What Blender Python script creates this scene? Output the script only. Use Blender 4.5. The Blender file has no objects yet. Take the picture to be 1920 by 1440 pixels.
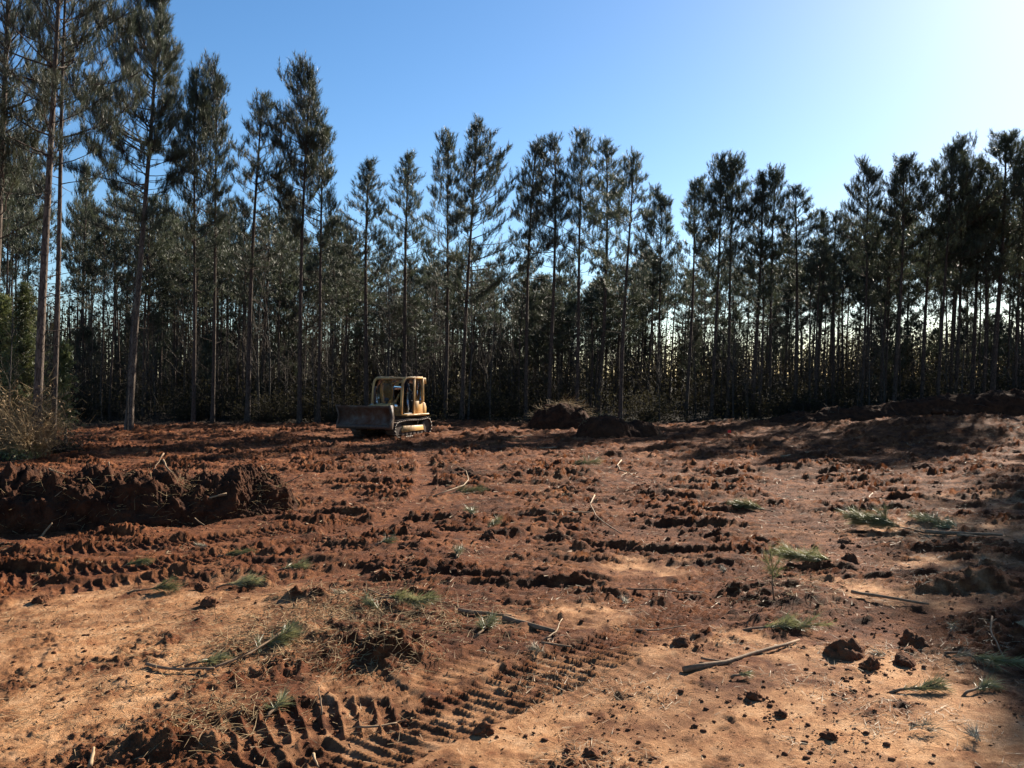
import bpy, bmesh, math, random
import numpy as np
from mathutils import Vector, Matrix, noise as mn

R = math.radians
rng = np.random.default_rng(7)
random.seed(7)
SC = bpy.context.scene
COL = SC.collection

# ------------------------------------------------------------------ camera
CAM_H = 3.0
F = 1596.0                       # focal length in pixels of the 1920 px wide photograph
HORIZON = 705.0
PITCH = math.atan((720.0 - HORIZON) / F)      # looking slightly down
cd = bpy.data.cameras.new('camera'); cam = bpy.data.objects.new('camera', cd); COL.objects.link(cam)
cam.location = (0, 0, CAM_H)
cam.rotation_euler = (R(90) - PITCH, 0, 0)
cd.sensor_width = 36; cd.lens = 36 * F / 1920
cd.clip_start = 0.1; cd.clip_end = 5000
SC.camera = cam

# ------------------------------------------------------------------ sky, sun, exposure
SUN_AZ, SUN_EL = R(36), R(27)    # azimuth to the right of the view direction
w = bpy.data.worlds.new('World'); SC.world = w; w.use_nodes = True
nt = w.node_tree
bg = nt.nodes['Background']
sky = nt.nodes.new('ShaderNodeTexSky'); sky.sky_type = 'NISHITA'; sky.sun_disc = False
sky.sun_elevation = SUN_EL; sky.sun_rotation = SUN_AZ
sky.altitude = 300; sky.air_density = 1.0; sky.dust_density = 0.34; sky.ozone_density = 3.0
hs = nt.nodes.new('ShaderNodeHueSaturation'); hs.inputs['Saturation'].default_value = 1.2
nt.links.new(sky.outputs['Color'], hs.inputs['Color']); nt.links.new(hs.outputs['Color'], bg.inputs['Color'])
bg.inputs['Strength'].default_value = 0.05
sd = bpy.data.lights.new('sun', 'SUN'); so = bpy.data.objects.new('sun', sd); COL.objects.link(so)
sd.energy = 5.0; sd.angle = R(0.55); sd.color = (1.0, 0.90, 0.74)
SDIR = Vector((math.sin(SUN_AZ) * math.cos(SUN_EL), math.cos(SUN_AZ) * math.cos(SUN_EL), math.sin(SUN_EL)))
so.rotation_euler = SDIR.to_track_quat('Z', 'Y').to_euler()
so.location = SDIR * 100
vs = SC.view_settings
vs.view_transform = 'Standard'; vs.look = 'None'; vs.gamma = 1; vs.exposure = 1.65; vs.use_curve_mapping = False
SC.cycles.max_bounces = 8; SC.cycles.diffuse_bounces = 2; SC.cycles.transmission_bounces = 8

# ------------------------------------------------------------------ helpers
def tag(o, label=None, cat=None, group=None, kind=None):
    if label: o['label'] = label
    if cat: o['category'] = cat
    if group: o['group'] = group
    if kind: o['kind'] = kind
    return o

def empty(name, loc=(0, 0, 0), rz=0.0):
    o = bpy.data.objects.new(name, None); COL.objects.link(o)
    o.location = loc; o.rotation_euler = (0, 0, rz); o.empty_display_size = 0.2
    return o

def mesh(name, V, Fs, smooth=False):
    """V (n,3); Fs list of int arrays (m,3) or (m,4)"""
    me = bpy.data.meshes.new(name)
    V = np.asarray(V, np.float32)
    if isinstance(Fs, np.ndarray): Fs = [Fs]
    Fs = [np.asarray(f, np.int32) for f in Fs if len(f)]
    nl = sum(f.size for f in Fs); nf = sum(len(f) for f in Fs)
    me.vertices.add(len(V)); me.vertices.foreach_set('co', V.ravel())
    me.loops.add(nl); me.polygons.add(nf)
    loops = np.concatenate([f.ravel() for f in Fs])
    tot = np.concatenate([np.full(len(f), f.shape[1], np.int32) for f in Fs])
    start = np.concatenate([[0], np.cumsum(tot)[:-1]]).astype(np.int32)
    me.loops.foreach_set('vertex_index', loops)
    me.polygons.foreach_set('loop_start', start)
    me.polygons.foreach_set('loop_total', tot)
    if smooth: me.polygons.foreach_set('use_smooth', np.ones(nf, bool))
    me.update(calc_edges=True)
    return me

def obj(name, me, mat=None, parent=None, loc=None):
    o = bpy.data.objects.new(name, me); COL.objects.link(o)
    if mat is not None and len(me.materials) == 0: me.materials.append(mat)
    if parent is not None: o.parent = parent
    if loc is not None: o.location = loc
    return o

class MB:
    """collects vertices and faces of one mesh"""
    def __init__(s): s.V = []; s.T = []; s.Q = []; s.n = 0
    def add(s, V, T=None, Q=None):
        if T is not None and len(T): s.T.append(np.asarray(T) + s.n)
        if Q is not None and len(Q): s.Q.append(np.asarray(Q) + s.n)
        s.V.append(np.asarray(V, np.float32)); s.n += len(V)
    def mesh(s, name, smooth=False):
        Fs = []
        if s.T: Fs.append(np.concatenate(s.T))
        if s.Q: Fs.append(np.concatenate(s.Q))
        return mesh(name, np.concatenate(s.V), Fs, smooth)
    def build(s, name, mat, parent=None, smooth=False): return obj(name, s.mesh(name, smooth), mat, parent)

def unit(a): return a / np.maximum(np.linalg.norm(a, axis=-1, keepdims=True), 1e-9)

def perp(d):
    a = np.where(np.abs(d[:, 2:3]) > 0.9, np.array([[1.0, 0, 0]]), np.array([[0, 0, 1.0]]))
    u = unit(np.cross(d, a)); v = np.cross(d, u)
    return u, v

def frusta(mb, P0, P1, r0, r1, k=3):
    """open cones from P0 to P1, vectorised"""
    P0 = np.asarray(P0, float); P1 = np.asarray(P1, float); n = len(P0)
    if n == 0: return
    r0 = np.broadcast_to(r0, n); r1 = np.broadcast_to(r1, n)
    u, v = perp(unit(P1 - P0))
    a = np.arange(k) * 2 * math.pi / k
    ring = np.cos(a)[None, :, None] * u[:, None] + np.sin(a)[None, :, None] * v[:, None]
    A = P0[:, None] + ring * r0[:, None, None]; B = P1[:, None] + ring * r1[:, None, None]
    V = np.concatenate([A, B], 1).reshape(-1, 3)
    b = (np.arange(n) * 2 * k)[:, None]; i = np.arange(k)[None]; j = (i + 1) % k
    Q = np.stack([b + i, b + j, b + k + j, b + k + i], -1).reshape(-1, 4)
    mb.add(V, Q=Q)

def tube(mb, pts, rad, k=8, cap=True):
    """continuous tube through points"""
    P = np.asarray(pts, float); n = len(P)
    rad = np.broadcast_to(rad, n)
    T = np.zeros_like(P); T[1:-1] = P[2:] - P[:-2]; T[0] = P[1] - P[0]; T[-1] = P[-1] - P[-2]
    T = unit(T)
    u = np.cross(T[0], [0, 0, 1.0]) if abs(T[0][2]) < 0.9 else np.cross(T[0], [1.0, 0, 0])
    u = u / np.linalg.norm(u); V = []
    a = np.arange(k) * 2 * math.pi / k
    for i in range(n):
        u = u - T[i] * np.dot(u, T[i]); u = u / np.linalg.norm(u); v = np.cross(T[i], u)
        V.append(P[i] + rad[i] * (np.cos(a)[:, None] * u + np.sin(a)[:, None] * v))
    V = np.concatenate(V)
    i = np.arange(k); j = (i + 1) % k
    Q = np.concatenate([np.stack([r * k + i, r * k + j, (r + 1) * k + j, (r + 1) * k + i], -1) for r in range(n - 1)])
    Tt = []
    if cap:
        V = np.concatenate([V, P[:1], P[-1:]]); c0 = n * k; c1 = c0 + 1
        Tt = np.concatenate([np.stack([j, i, np.full(k, c0)], -1), np.stack([(n - 1) * k + i, (n - 1) * k + j, np.full(k, c1)], -1)])
    mb.add(V, T=Tt, Q=Q)

def needles(mb, P, D, K, L, spread, width, back=0.22, rg=rng):
    """brushes of K narrow needle bundles each, along the last stretch of a twig"""
    P = np.asarray(P, float); D = unit(np.asarray(D, float)); n = len(P)
    if n == 0: return
    u, v = perp(D)
    ph = rg.uniform(0, 2 * math.pi, (n, K)); al = rg.normal(spread, 0.22, (n, K)); s = rg.uniform(-1, 0.15, (n, K)) * back
    ln = L * rg.uniform(0.7, 1.15, (n, K))
    o = np.cos(ph)[..., None] * u[:, None] + np.sin(ph)[..., None] * v[:, None]
    d = np.cos(al)[..., None] * D[:, None] + np.sin(al)[..., None] * o
    b = P[:, None] + s[..., None] * D[:, None]
    tip = b + d * ln[..., None]; tip[..., 2] -= 0.12 * ln * rg.uniform(0, 1, (n, K))
    side = np.cross(d, rg.normal(0, 1, (n, K, 3))); side = unit(side) * (width / 2)
    V = np.stack([b - side, b + side, tip], 2).reshape(-1, 3)
    mb.add(V, T=np.arange(len(V)).reshape(-1, 3))

# value noise -------------------------------------------------------------
_pr = np.random.default_rng(99)
PERM = _pr.permutation(2048); GR = _pr.uniform(0, 2 * math.pi, 2048); GX, GY = np.cos(GR), np.sin(GR); RND = _pr.uniform(0, 1, 2048)
def hsh(i, j, s=0): return PERM[(PERM[(i + s * 131) & 2047] + j) & 2047]
def pn(x, y, s=0):
    xi = np.floor(x).astype(np.int64); yi = np.floor(y).astype(np.int64); fx = x - xi; fy = y - yi
    ux = fx * fx * fx * (fx * (fx * 6 - 15) + 10); uy = fy * fy * fy * (fy * (fy * 6 - 15) + 10)
    def g(a, b):
        h = hsh(xi + a, yi + b, s); return GX[h] * (fx - a) + GY[h] * (fy - b)
    n0 = g(0, 0) * (1 - ux) + g(1, 0) * ux; n1 = g(0, 1) * (1 - ux) + g(1, 1) * ux
    return (n0 * (1 - uy) + n1 * uy) * 1.5
def fbm(x, y, o=4, s=0, gain=0.5):
    t = 0; a = 1
    for k in range(o): t = t + a * pn(x, y, s + k); x = x * 2.03 + 5.2; y = y * 2.03 + 1.7; a *= gain
    return t
def lumps(x, y, cell, prob, s):
    """hemispherical clods scattered one per cell; height in units of the cell"""
    X = x / cell; Y = y / cell; xi = np.floor(X).astype(np.int64); yi = np.floor(Y).astype(np.int64)
    h = np.zeros_like(X)
    for a in (-1, 0, 1):
        for b in (-1, 0, 1):
            k = hsh(xi + a, yi + b, s); k2 = hsh(xi + a, yi + b, s + 3); k3 = hsh(xi + a, yi + b, s + 7)
            cx = xi + a + RND[k]; cy = yi + b + RND[k2]
            r = 0.12 + 0.42 * RND[k3] ** 2
            on = RND[PERM[k3]] < prob
            d2 = (X - cx) ** 2 + (Y - cy) ** 2
            h = np.maximum(h, np.where(on, np.sqrt(np.maximum(r * r - d2, 0)) * 0.9, 0))
    return h * cell
def sstep(a, b, x): t = np.clip((x - a) / (b - a), 0, 1); return t * t * (3 - 2 * t)

# ------------------------------------------------------------------ terrain
def ray_ground(px, py, z=0.0):
    """where the sight line through a photograph pixel meets the height z"""
    X = (px - 960) / F; Zc = -(py - 720) / F
    c, s = math.cos(PITCH), math.sin(PITCH)
    d = (X, c + Zc * s, -s + Zc * c)
    t = (z - CAM_H) / d[2]
    return d[0] * t, d[1] * t

def base_h(x, y):
    x = np.asarray(x, float); y = np.asarray(y, float)
    h = 0.16 * pn(x / 11 + 3, y / 11, 1) * sstep(8, 22, y) + 0.05 * pn(x / 3.1, y / 3.1, 2)
    h = h + 0.75 * np.exp(-((x - 22.5) / 7.5) ** 2 - ((y - 44) / 4.5) ** 2)      # low rise on the right
    h = h + 0.55 * sstep(10, 40, x) * sstep(30, 60, y)
    h = h + 0.25 * np.exp(-((x + 17) / 5) ** 2 - ((y - 31) / 3) ** 2)            # ground at the two left pines
    return h

def ppos(px, py):
    z = 0.0
    for _ in range(6):
        x, y = ray_ground(px, py, z); z = float(base_h(x, y))
    return x, y

# packed tan soil: centre pixel, half-size pixels
PACK = [(230, 1190, 330, 95, 1.0), (60, 1330, 300, 110, 1.0), (1250, 1400, 480, 130, 1.0), (1720, 1350, 260, 130, .95), (1450, 1250, 330, 60, .9),
        (1120, 1290, 260, 70, .8), (690, 1290, 110, 40, .75), (1060, 1160, 130, 26, .6), (1230, 1062, 90, 16, .6), (1800, 1000, 170, 24, .7),
        (1690, 1120, 160, 26, .5), (1800, 1060, 120, 20, .45), (600, 1390, 170, 40, .75), (1880, 945, 120, 14, .5), (900, 1420, 200, 60, .6)]
def packed(x, y):
    m = np.zeros_like(x)
    for (a, b, ra, rb, s) in PACK:
        cx, cy = ray_ground(a, b); x1, _ = ray_ground(a + ra, b); _, y0 = ray_ground(a, b + rb); _, y1 = ray_ground(a, b - rb)
        rx = abs(x1 - cx); ry = (y1 - y0) / 2; cy = (y0 + y1) / 2
        d = ((x - cx) / rx) ** 2 + ((y - cy) / ry) ** 2
        m = np.maximum(m, s * (1 - sstep(0.1, 2.1, d)))
    n = fbm(x / 0.9, y / 1.3, 4, 20)
    return np.clip(m * .86 + (.75 * n + .5 * fbm(x / .22, y / .3, 4, 27, .6)) * sstep(0.02, 0.4, m) + 0.16 * np.maximum(fbm(x / 2.1, y / 1.4, 4, 30) - .1, 0), 0, 1)

# dozer tracks pressed into the soil: pixel path, width, depth, pitch
TRACKS = [([(-160, 1062), (200, 1030), (420, 1004), (700, 965)], .95, .050, .165, 1.0),
          ([(-160, 1098), (200, 1068), (420, 1040), (650, 1000)], .90, .050, .165, 1.0),
          ([(60, 1112), (300, 1085), (420, 1068)], .60, .045, .165, .9),
          ([(500, 1500), (700, 1400), (1000, 1270), (1230, 1180), (1350, 1105)], .85, .036, .15, 1.1),
          ([(330, 1395), (560, 1352), (800, 1326)], .85, .045, .16, 1.1),
          ([(530, 1170), (600, 1215), (690, 1290), (790, 1345)], .70, .033, .15, 1.0),
          ([(380, 1470), (520, 1420), (640, 1400)], .70, .035, .15, 1.0),
          ([(760, 1300), (900, 1235), (1130, 1150)], .5, .04, .16, .7),
          ([(1130, 1140), (1260, 1100), (1400, 1060)], .5, .05, .16, .8),
          ([(780, 1040), (900, 1018), (1050, 985)], .5, .045, .16, .8),
          ([(600, 1000), (850, 940), (1100, 905)], .5, .035, .16, .6),
          ([(1280, 1130), (1370, 1085), (1500, 1040)], .5, .05, .16, .7),
          ([(-100, 1180), (300, 1150), (700, 1060)], .5, .02, .16, .35),
          ([(1000, 1310), (1250, 1250), (1550, 1190), (1900, 1130)], .5, .028, .16, .6),
          ([(1050, 1420), (1400, 1290), (1750, 1180)], .5, .018, .16, .4),
          ([(780, 830), (800, 900), (760, 960), (650, 1010)], .5, .03, .16, .5)]
def tracks(x, y):
    h = np.zeros_like(x); dark = np.zeros_like(x)
    for ti, (pth, wd, dep, pit, amp) in enumerate(TRACKS):
        P = np.array([ray_ground(*p) for p in pth])
        t = np.linspace(0, 1, 24) * (len(P) - 1)                    # smooth the path
        i = np.minimum(t.astype(int), len(P) - 2); f = (t - i)[:, None]
        p0 = P[np.maximum(i - 1, 0)]; p1 = P[i]; p2 = P[i + 1]; p3 = P[np.minimum(i + 2, len(P) - 1)]
        C = 0.5 * (2 * p1 + (p2 - p0) * f + (2 * p0 - 5 * p1 + 4 * p2 - p3) * f ** 2 + (3 * p1 - p0 - 3 * p2 + p3) * f ** 3)
        m = (x > C[:, 0].min() - 1) & (x < C[:, 0].max() + 1) & (y > C[:, 1].min() - 1) & (y < C[:, 1].max() + 1)
        if not m.any(): continue
        X = x[m]; Y = y[m]; best = np.full(len(X), 1e9); S = np.zeros(len(X)); LT = np.zeros(len(X)); acc = 0
        for a, b in zip(C[:-1], C[1:]):
            d = b - a; L = np.hypot(*d); d = d / L
            q = np.clip((X - a[0]) * d[0] + (Y - a[1]) * d[1], 0, L)
            dd = np.hypot(X - a[0] - d[0] * q, Y - a[1] - d[1] * q)
            sg = (X - a[0]) * -d[1] + (Y - a[1]) * d[0]
            u = dd < best; best[u] = dd[u]; S[u] = acc + q[u]; LT[u] = sg[u]; acc += L
        wob = 0.05 * fbm(X / 0.35, Y / 0.35, 2, 50 + ti)
        lat = best + wob
        inside = 1 - sstep(wd / 2 - .05, wd / 2 + .03, lat)
        ends = sstep(0, .5, S) * (1 - sstep(acc - .5, acc, S))
        keep = sstep(-.95, -.5, fbm(X / 1.1, Y / 1.1, 2, 70 + ti)) * ends
        fr = ((S + 0.022 * fbm(X / .35, Y / .35, 2, 9) + 0.10 * LT * (ti % 2)) / pit) % 1.0
        ridge = np.exp(-(np.abs(fr - .5) / (.15 if ti < 3 else .13 + .04 * pn(X / .3, Y / .3, 91))) ** 2.2) * (1 if ti < 3 else .55 + .45 * sstep(-.5, .1, pn(X / .16, Y / .16, 93)))
        gap = 1 - 0.45 * np.exp(-((np.abs(LT) - wd * .2) / .035) ** 2) * (pn(S / .3, LT * 0, 5) > -0.1)
        prof = -dep * 1.0 + (dep * 1.15) * ridge * gap * (0.95 + .22 * fbm(X / .2, Y / .2, 2, 90))
        edge = .35 * dep * np.exp(-((lat - wd / 2 - .06) / .06) ** 2)
        h[m] += (inside * prof * np.minimum(amp, 1.2) + edge) * keep
        dark[m] = np.maximum(dark[m], inside * keep)
    return h, dark

HUMPS = [(340, 1400, 130, 25, .13), (690, 1200, 150, 40, .12), (1490, 1120, 90, 22, .16), (1830, 1100, 130, 22, .16), (780, 1030, 90, 14, .12), (1070, 1040, 70, 11, .13),
         (800, 1075, 50, 10, .10), (620, 1050, 60, 10, .11), (430, 1055, 30, 8, .08), (590, 1130, 90, 18, .10), (560, 1190, 60, 16, .10), (760, 1225, 60, 16, .10),
         (1700, 945, 70, 10, .16), (1490, 885, 90, 8, .16), (1100, 900, 90, 8, .14), (880, 880, 70, 7, .12), (1300, 850, 80, 6, .13), (1560, 815, 70, 5, .16), (1850, 1180, 80, 20, .1),
         (1010, 970, 60, 9, .1), (1230, 925, 70, 8, .12), (1350, 985, 60, 9, .10), (1480, 1010, 60, 9, .08), (940, 945, 50, 8, .1), (700, 900, 60, 8, .1), (230, 1280, 50, 12, .06)]
def terrain(x, y):
    h = base_h(x, y)
    fl = 1 - sstep(60, 75, y); far = sstep(14, 30, y)
    pk = packed(x, y) * fl
    rough = (1 - 0.93 * pk)
    patch = sstep(-.35, .45, fbm(x / 2.3, y / 1.7, 3, 40))
    rough = rough * (0.35 + 0.9 * patch) * fl
    th, td = tracks(x, y)
    rough2 = rough * (1 - .92 * td)
    for (a, b, ra, rb, hh) in HUMPS:
        cx, cy = ppos(a, b); rx = ra / F * cy; ry = rb / F * cy * cy / CAM_H * .8
        d = ((x - cx) / rx) ** 2 + ((y - cy) / ry) ** 2
        m = d < 6
        h[m] += hh * np.exp(-d[m]) * (1 + .55 * fbm(x[m] / .5, y[m] / .4, 3, 61, .5))
    n1 = fbm(x / .55, y / .42, 6, 3, .55)
    rid = 1 - np.abs(fbm(x / .40 + .35 * y, y / .21, 4, 8, .62)) * 2
    pa = sstep(.0, .5, fbm(x / 1.7, y / 1.2, 3, 45))
    nf = .62 + .38 * sstep(9, 18, y)
    h = h + rough2 * nf * (.026 * n1 + .058 * rid * (.5 + .8 * pa) * (1 + .9 * far)) + (1 - rough) * .005 * fbm(x / .3, y / .3, 3, 12)
    h = h + rough2 * nf * (lumps(x, y, .30, .12, 11) * .24 * pa + lumps(x, y, .13, .5, 12) * .55)
    h = h + (.16 + .20 * sstep(-.1, .4, fbm(x / .7, y / .7, 2, 35)) * (1 - .9 * td) + rough2) * (lumps(x, y, .07, .6 + 0 * x, 14) * .6 + .010 * fbm(x / .07, y / .07, 2, 33))
    h = h + far * rough * .06 * np.maximum(fbm(x / 1.2, y / .7, 4, 16, .6), -.3)
    st = 1 - np.abs(fbm(x / 4.2 + .35 * y, y / .7, 3, 18, .45)) * 2.2
    h = h + rough2 * nf * .026 * fbm(x / .13, y / .10, 2, 36)
    h = h + rough2 * sstep(8, 13, y) * .10 * np.maximum(st, -.2) * (1 - sstep(50, 56, y))
    # drag lines left by the blade on the packed soil
    h = h + pk * (1 - td) * .006 * pn((x * .5 + y * .87) / 3, (x * .87 - y * .5) / .09, 25)
    return h + th, pk, td
def zat(x, y):
    if y > 48: return float(base_h(x, y))
    return float(terrain(np.array([float(x)]), np.array([float(y)]))[0][0])
def gp(px, py):
    x, y = ppos(px, py); return Vector((x, y, zat(x, y)))

# ------------------------------------------------------------------ materials
def mat(name, rough=.8, spec=.3):
    m = bpy.data.materials.new(name); m.use_nodes = True
    n = m.node_tree; p = n.nodes['Principled BSDF']
    p.inputs['Roughness'].default_value = rough; p.inputs['Specular IOR Level'].default_value = spec
    return m, n, p
def ramp(n, stops):
    r = n.nodes.new('ShaderNodeValToRGB'); e = r.color_ramp.elements
    while len(e) < len(stops): e.new(.5)
    for k, (pos, c) in enumerate(stops): e[k].position = pos; e[k].color = (*c, 1)
    return r
def noise_node(n, scale, detail=5, rough=.6, co=None, dist=0):
    t = n.nodes.new('ShaderNodeTexNoise'); t.inputs['Scale'].default_value = scale; t.inputs['Detail'].default_value = detail
    t.inputs['Roughness'].default_value = rough; t.inputs['Distortion'].default_value = dist
    if co is not None: n.links.new(co, t.inputs['Vector'])
    return t
def mix(n, a, b, fac, mode='MIX'):
    m = n.nodes.new('ShaderNodeMix'); m.data_type = 'RGBA'; m.blend_type = mode
    for s, v in ((m.inputs['Factor'], fac), (m.inputs['A'], a), (m.inputs['B'], b)):
        if hasattr(v, 'is_output'): n.links.new(v, s)
        elif isinstance(v, tuple): s.default_value = (*v, 1)
        else: s.default_value = v
    return m.outputs['Result']
def bump(n, p, h, strength=.5, dist=.02):
    b = n.nodes.new('ShaderNodeBump'); b.inputs['Strength'].default_value = strength; b.inputs['Distance'].default_value = dist
    n.links.new(h, b.inputs['Height']); n.links.new(b.outputs['Normal'], p.inputs['Normal'])
def simple(name, c0, c1, scale=8, rough=.8, spec=.3, bs=.4, bd=.01, metal=0):
    m, n, p = mat(name, rough, spec)
    co = n.nodes.new('ShaderNodeTexCoord').outputs['Object']
    t = noise_node(n, scale, 6, .65, co)
    r = ramp(n, [(.3, c0), (.7, c1)]); n.links.new(t.outputs['Fac'], r.inputs['Fac'])
    n.links.new(r.outputs['Color'], p.inputs['Base Color']); p.inputs['Metallic'].default_value = metal
    if bs: bump(n, p, noise_node(n, scale * 4, 4, .6, co).outputs['Fac'], bs, bd)
    return m

def soil_mat():
    m, n, p = mat('red_clay_soil', .92, .12)
    geo = n.nodes.new('ShaderNodeNewGeometry').outputs['Position']
    at = n.nodes.new('ShaderNodeAttribute'); at.attribute_name = 'packed'
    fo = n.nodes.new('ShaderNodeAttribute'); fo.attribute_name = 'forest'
    n1 = noise_node(n, .45, 6, .62, geo); n2 = noise_node(n, 3.5, 6, .65, geo); n3 = noise_node(n, 26, 5, .7, geo)
    red = ramp(n, [(.28, (.042, .0130, .0055)), (.5, (.138, .047, .0180)), (.74, (.29, .120, .048))]); n.links.new(n2.outputs['Fac'], red.inputs['Fac'])
    tan = ramp(n, [(.28, (.27, .110, .045)), (.5, (.50, .280, .140)), (.72, (.65, .43, .26))]); n.links.new(n2.outputs['Fac'], tan.inputs['Fac'])
    c = mix(n, red.outputs['Color'], tan.outputs['Color'], at.outputs['Fac'])
    r2 = ramp(n, [(.35, (.66, .58, .54)), (.65, (1.15, 1.1, 1.05))]); n.links.new(n1.outputs['Fac'], r2.inputs['Fac'])
    c = mix(n, c, r2.outputs['Color'], 1.0, 'MULTIPLY')
    r3 = ramp(n, [(.3, (.62, .58, .56)), (.62, (1.12, 1.1, 1.08))]); n.links.new(n3.outputs['Fac'], r3.inputs['Fac'])
    c = mix(n, c, r3.outputs['Color'], .85, 'MULTIPLY')
    lit = ramp(n, [(.35, (.014, .010, .007)), (.65, (.036, .025, .016))]); n.links.new(n3.outputs['Fac'], lit.inputs['Fac'])  # leaf litter, darkened further to carry the shade under the pines
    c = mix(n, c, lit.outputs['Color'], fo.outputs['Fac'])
    n.links.new(c, p.inputs['Base Color'])
    add = n.nodes.new('ShaderNodeMath'); add.operation = 'ADD'
    n.links.new(n3.outputs['Fac'], add.inputs[0]); n.links.new(noise_node(n, 95, 4, .7, geo).outputs['Fac'], add.inputs[1])
    bump(n, p, add.outputs[0], 1.0, .035)
    return m
M = {}
M['soil'] = soil_mat()
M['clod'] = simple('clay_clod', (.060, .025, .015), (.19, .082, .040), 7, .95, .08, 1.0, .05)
M['dirt_pile'] = simple('shade_darkened_soil', (.020, .009, .006), (.085, .034, .017), 3.2, .95, .08, 1, .08)  # heaped clay, its colour lowered to deepen the shaded faces
M['debris'] = simple('bark_crumbs', (.050, .026, .016), (.12, .062, .035), 4, .9, .1, 0)
M['straw'] = simple('dry_needle_litter', (.13, .075, .032), (.31, .20, .10), 3, .7, .3, 0)
M['wood'] = simple('barked_stick', (.10, .06, .035), (.27, .17, .10), 9, .85, .2, .7, .006)
M['palewood'] = simple('peeled_root_wood', (.17, .105, .055), (.34, .23, .13), 9, .75, .25, .4, .004)
M['dry'] = simple('dry_bleached_needles', (.22, .185, .11), (.40, .345, .22), 6, .6, .4, 0)
M['twig'] = simple('bare_twig', (.035, .027, .022), (.10, .075, .056), 3, .8, .3, 0)
M['under'] = simple('shade_darkened_stems', (.014, .011, .009), (.040, .031, .023), 3, .85, .2, 0)  # twig colour darkened to put the wood's shade into the stems
M['pile_twig'] = simple('root_and_straw', (.12, .075, .035), (.34, .23, .11), 3, .8, .3, 0)

def bark_mat(name, a, b):
    m, n, p = mat(name, .9, .2)
    co = n.nodes.new('ShaderNodeTexCoord').outputs['Object']
    mp = n.nodes.new('ShaderNodeMapping'); mp.inputs['Scale'].default_value = (1, 1, .28); n.links.new(co, mp.inputs['Vector'])
    v = n.nodes.new('ShaderNodeTexVoronoi'); v.feature = 'DISTANCE_TO_EDGE'; v.inputs['Scale'].default_value = 11; n.links.new(mp.outputs['Vector'], v.inputs['Vector'])
    t = noise_node(n, 6, 6, .7, mp.outputs['Vector'])
    r = ramp(n, [(.3, a), (.7, b)]); n.links.new(t.outputs['Fac'], r.inputs['Fac'])
    k = ramp(n, [(0, (.35, .33, .32)), (.12, (1, 1, 1))]); n.links.new(v.outputs['Distance'], k.inputs['Fac'])
    n.links.new(mix(n, r.outputs['Color'], k.outputs['Color'], 1.0, 'MULTIPLY'), p.inputs['Base Color'])
    ad = n.nodes.new('ShaderNodeMath'); ad.operation = 'ADD'; mm = n.nodes.new('ShaderNodeMath'); mm.operation = 'MINIMUM'; mm.inputs[1].default_value = .15
    n.links.new(v.outputs['Distance'], mm.inputs[0]); n.links.new(mm.outputs[0], ad.inputs[0]); n.links.new(t.outputs['Fac'], ad.inputs[1])
    bump(n, p, ad.outputs[0], 1, .05)
    return m
M['bark'] = bark_mat('pine_bark', (.040, .028, .023), (.105, .072, .056))
M['nearbark'] = bark_mat('scaly_pine_bark', (.045, .032, .026), (.17, .125, .098))
M['darkbark'] = bark_mat('hardwood_bark', (.035, .030, .026), (.095, .08, .068))

def leaf_mat(name, c0, c1, c2, trans=.3, rough=.5, spec=.4):
    m, n, p = mat(name, rough, spec)
    oi = n.nodes.new('ShaderNodeObjectInfo'); geo = n.nodes.new('ShaderNodeNewGeometry')
    t = noise_node(n, 1.3, 4, .6, geo.outputs['Position'])
    r = ramp(n, [(.28, c0), (.52, c1), (.75, c2)]); n.links.new(t.outputs['Fac'], r.inputs['Fac'])
    h = n.nodes.new('ShaderNodeHueSaturation'); n.links.new(r.outputs['Color'], h.inputs['Color'])
    mr = n.nodes.new('ShaderNodeMapRange'); mr.inputs[3].default_value = .7; mr.inputs[4].default_value = 1.35
    n.links.new(oi.outputs['Random'], mr.inputs[0]); n.links.new(mr.outputs[0], h.inputs['Value'])
    n.links.new(h.outputs['Color'], p.inputs['Base Color'])
    tr = n.nodes.new('ShaderNodeBsdfTranslucent'); n.links.new(h.outputs['Color'], tr.inputs['Color'])
    ms = n.nodes.new('ShaderNodeMixShader'); ms.inputs[0].default_value = trans
    n.links.new(p.outputs[0], ms.inputs[1]); n.links.new(tr.outputs[0], ms.inputs[2])
    n.links.new(ms.outputs[0], n.nodes['Material Output'].inputs['Surface'])
    return m
M['needle'] = leaf_mat('pine_needles', (.027, .036, .025), (.052, .062, .038), (.096, .096, .052))
M['cedar'] = leaf_mat('cedar_foliage', (.045, .065, .022), (.11, .125, .045), (.20, .17, .06))
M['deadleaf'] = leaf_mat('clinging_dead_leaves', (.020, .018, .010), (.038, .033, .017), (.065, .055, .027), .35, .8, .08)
M['bough'] = leaf_mat('cut_pine_needles', (.070, .078, .030), (.175, .172, .076), (.34, .32, .17), .3, .4)

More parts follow.
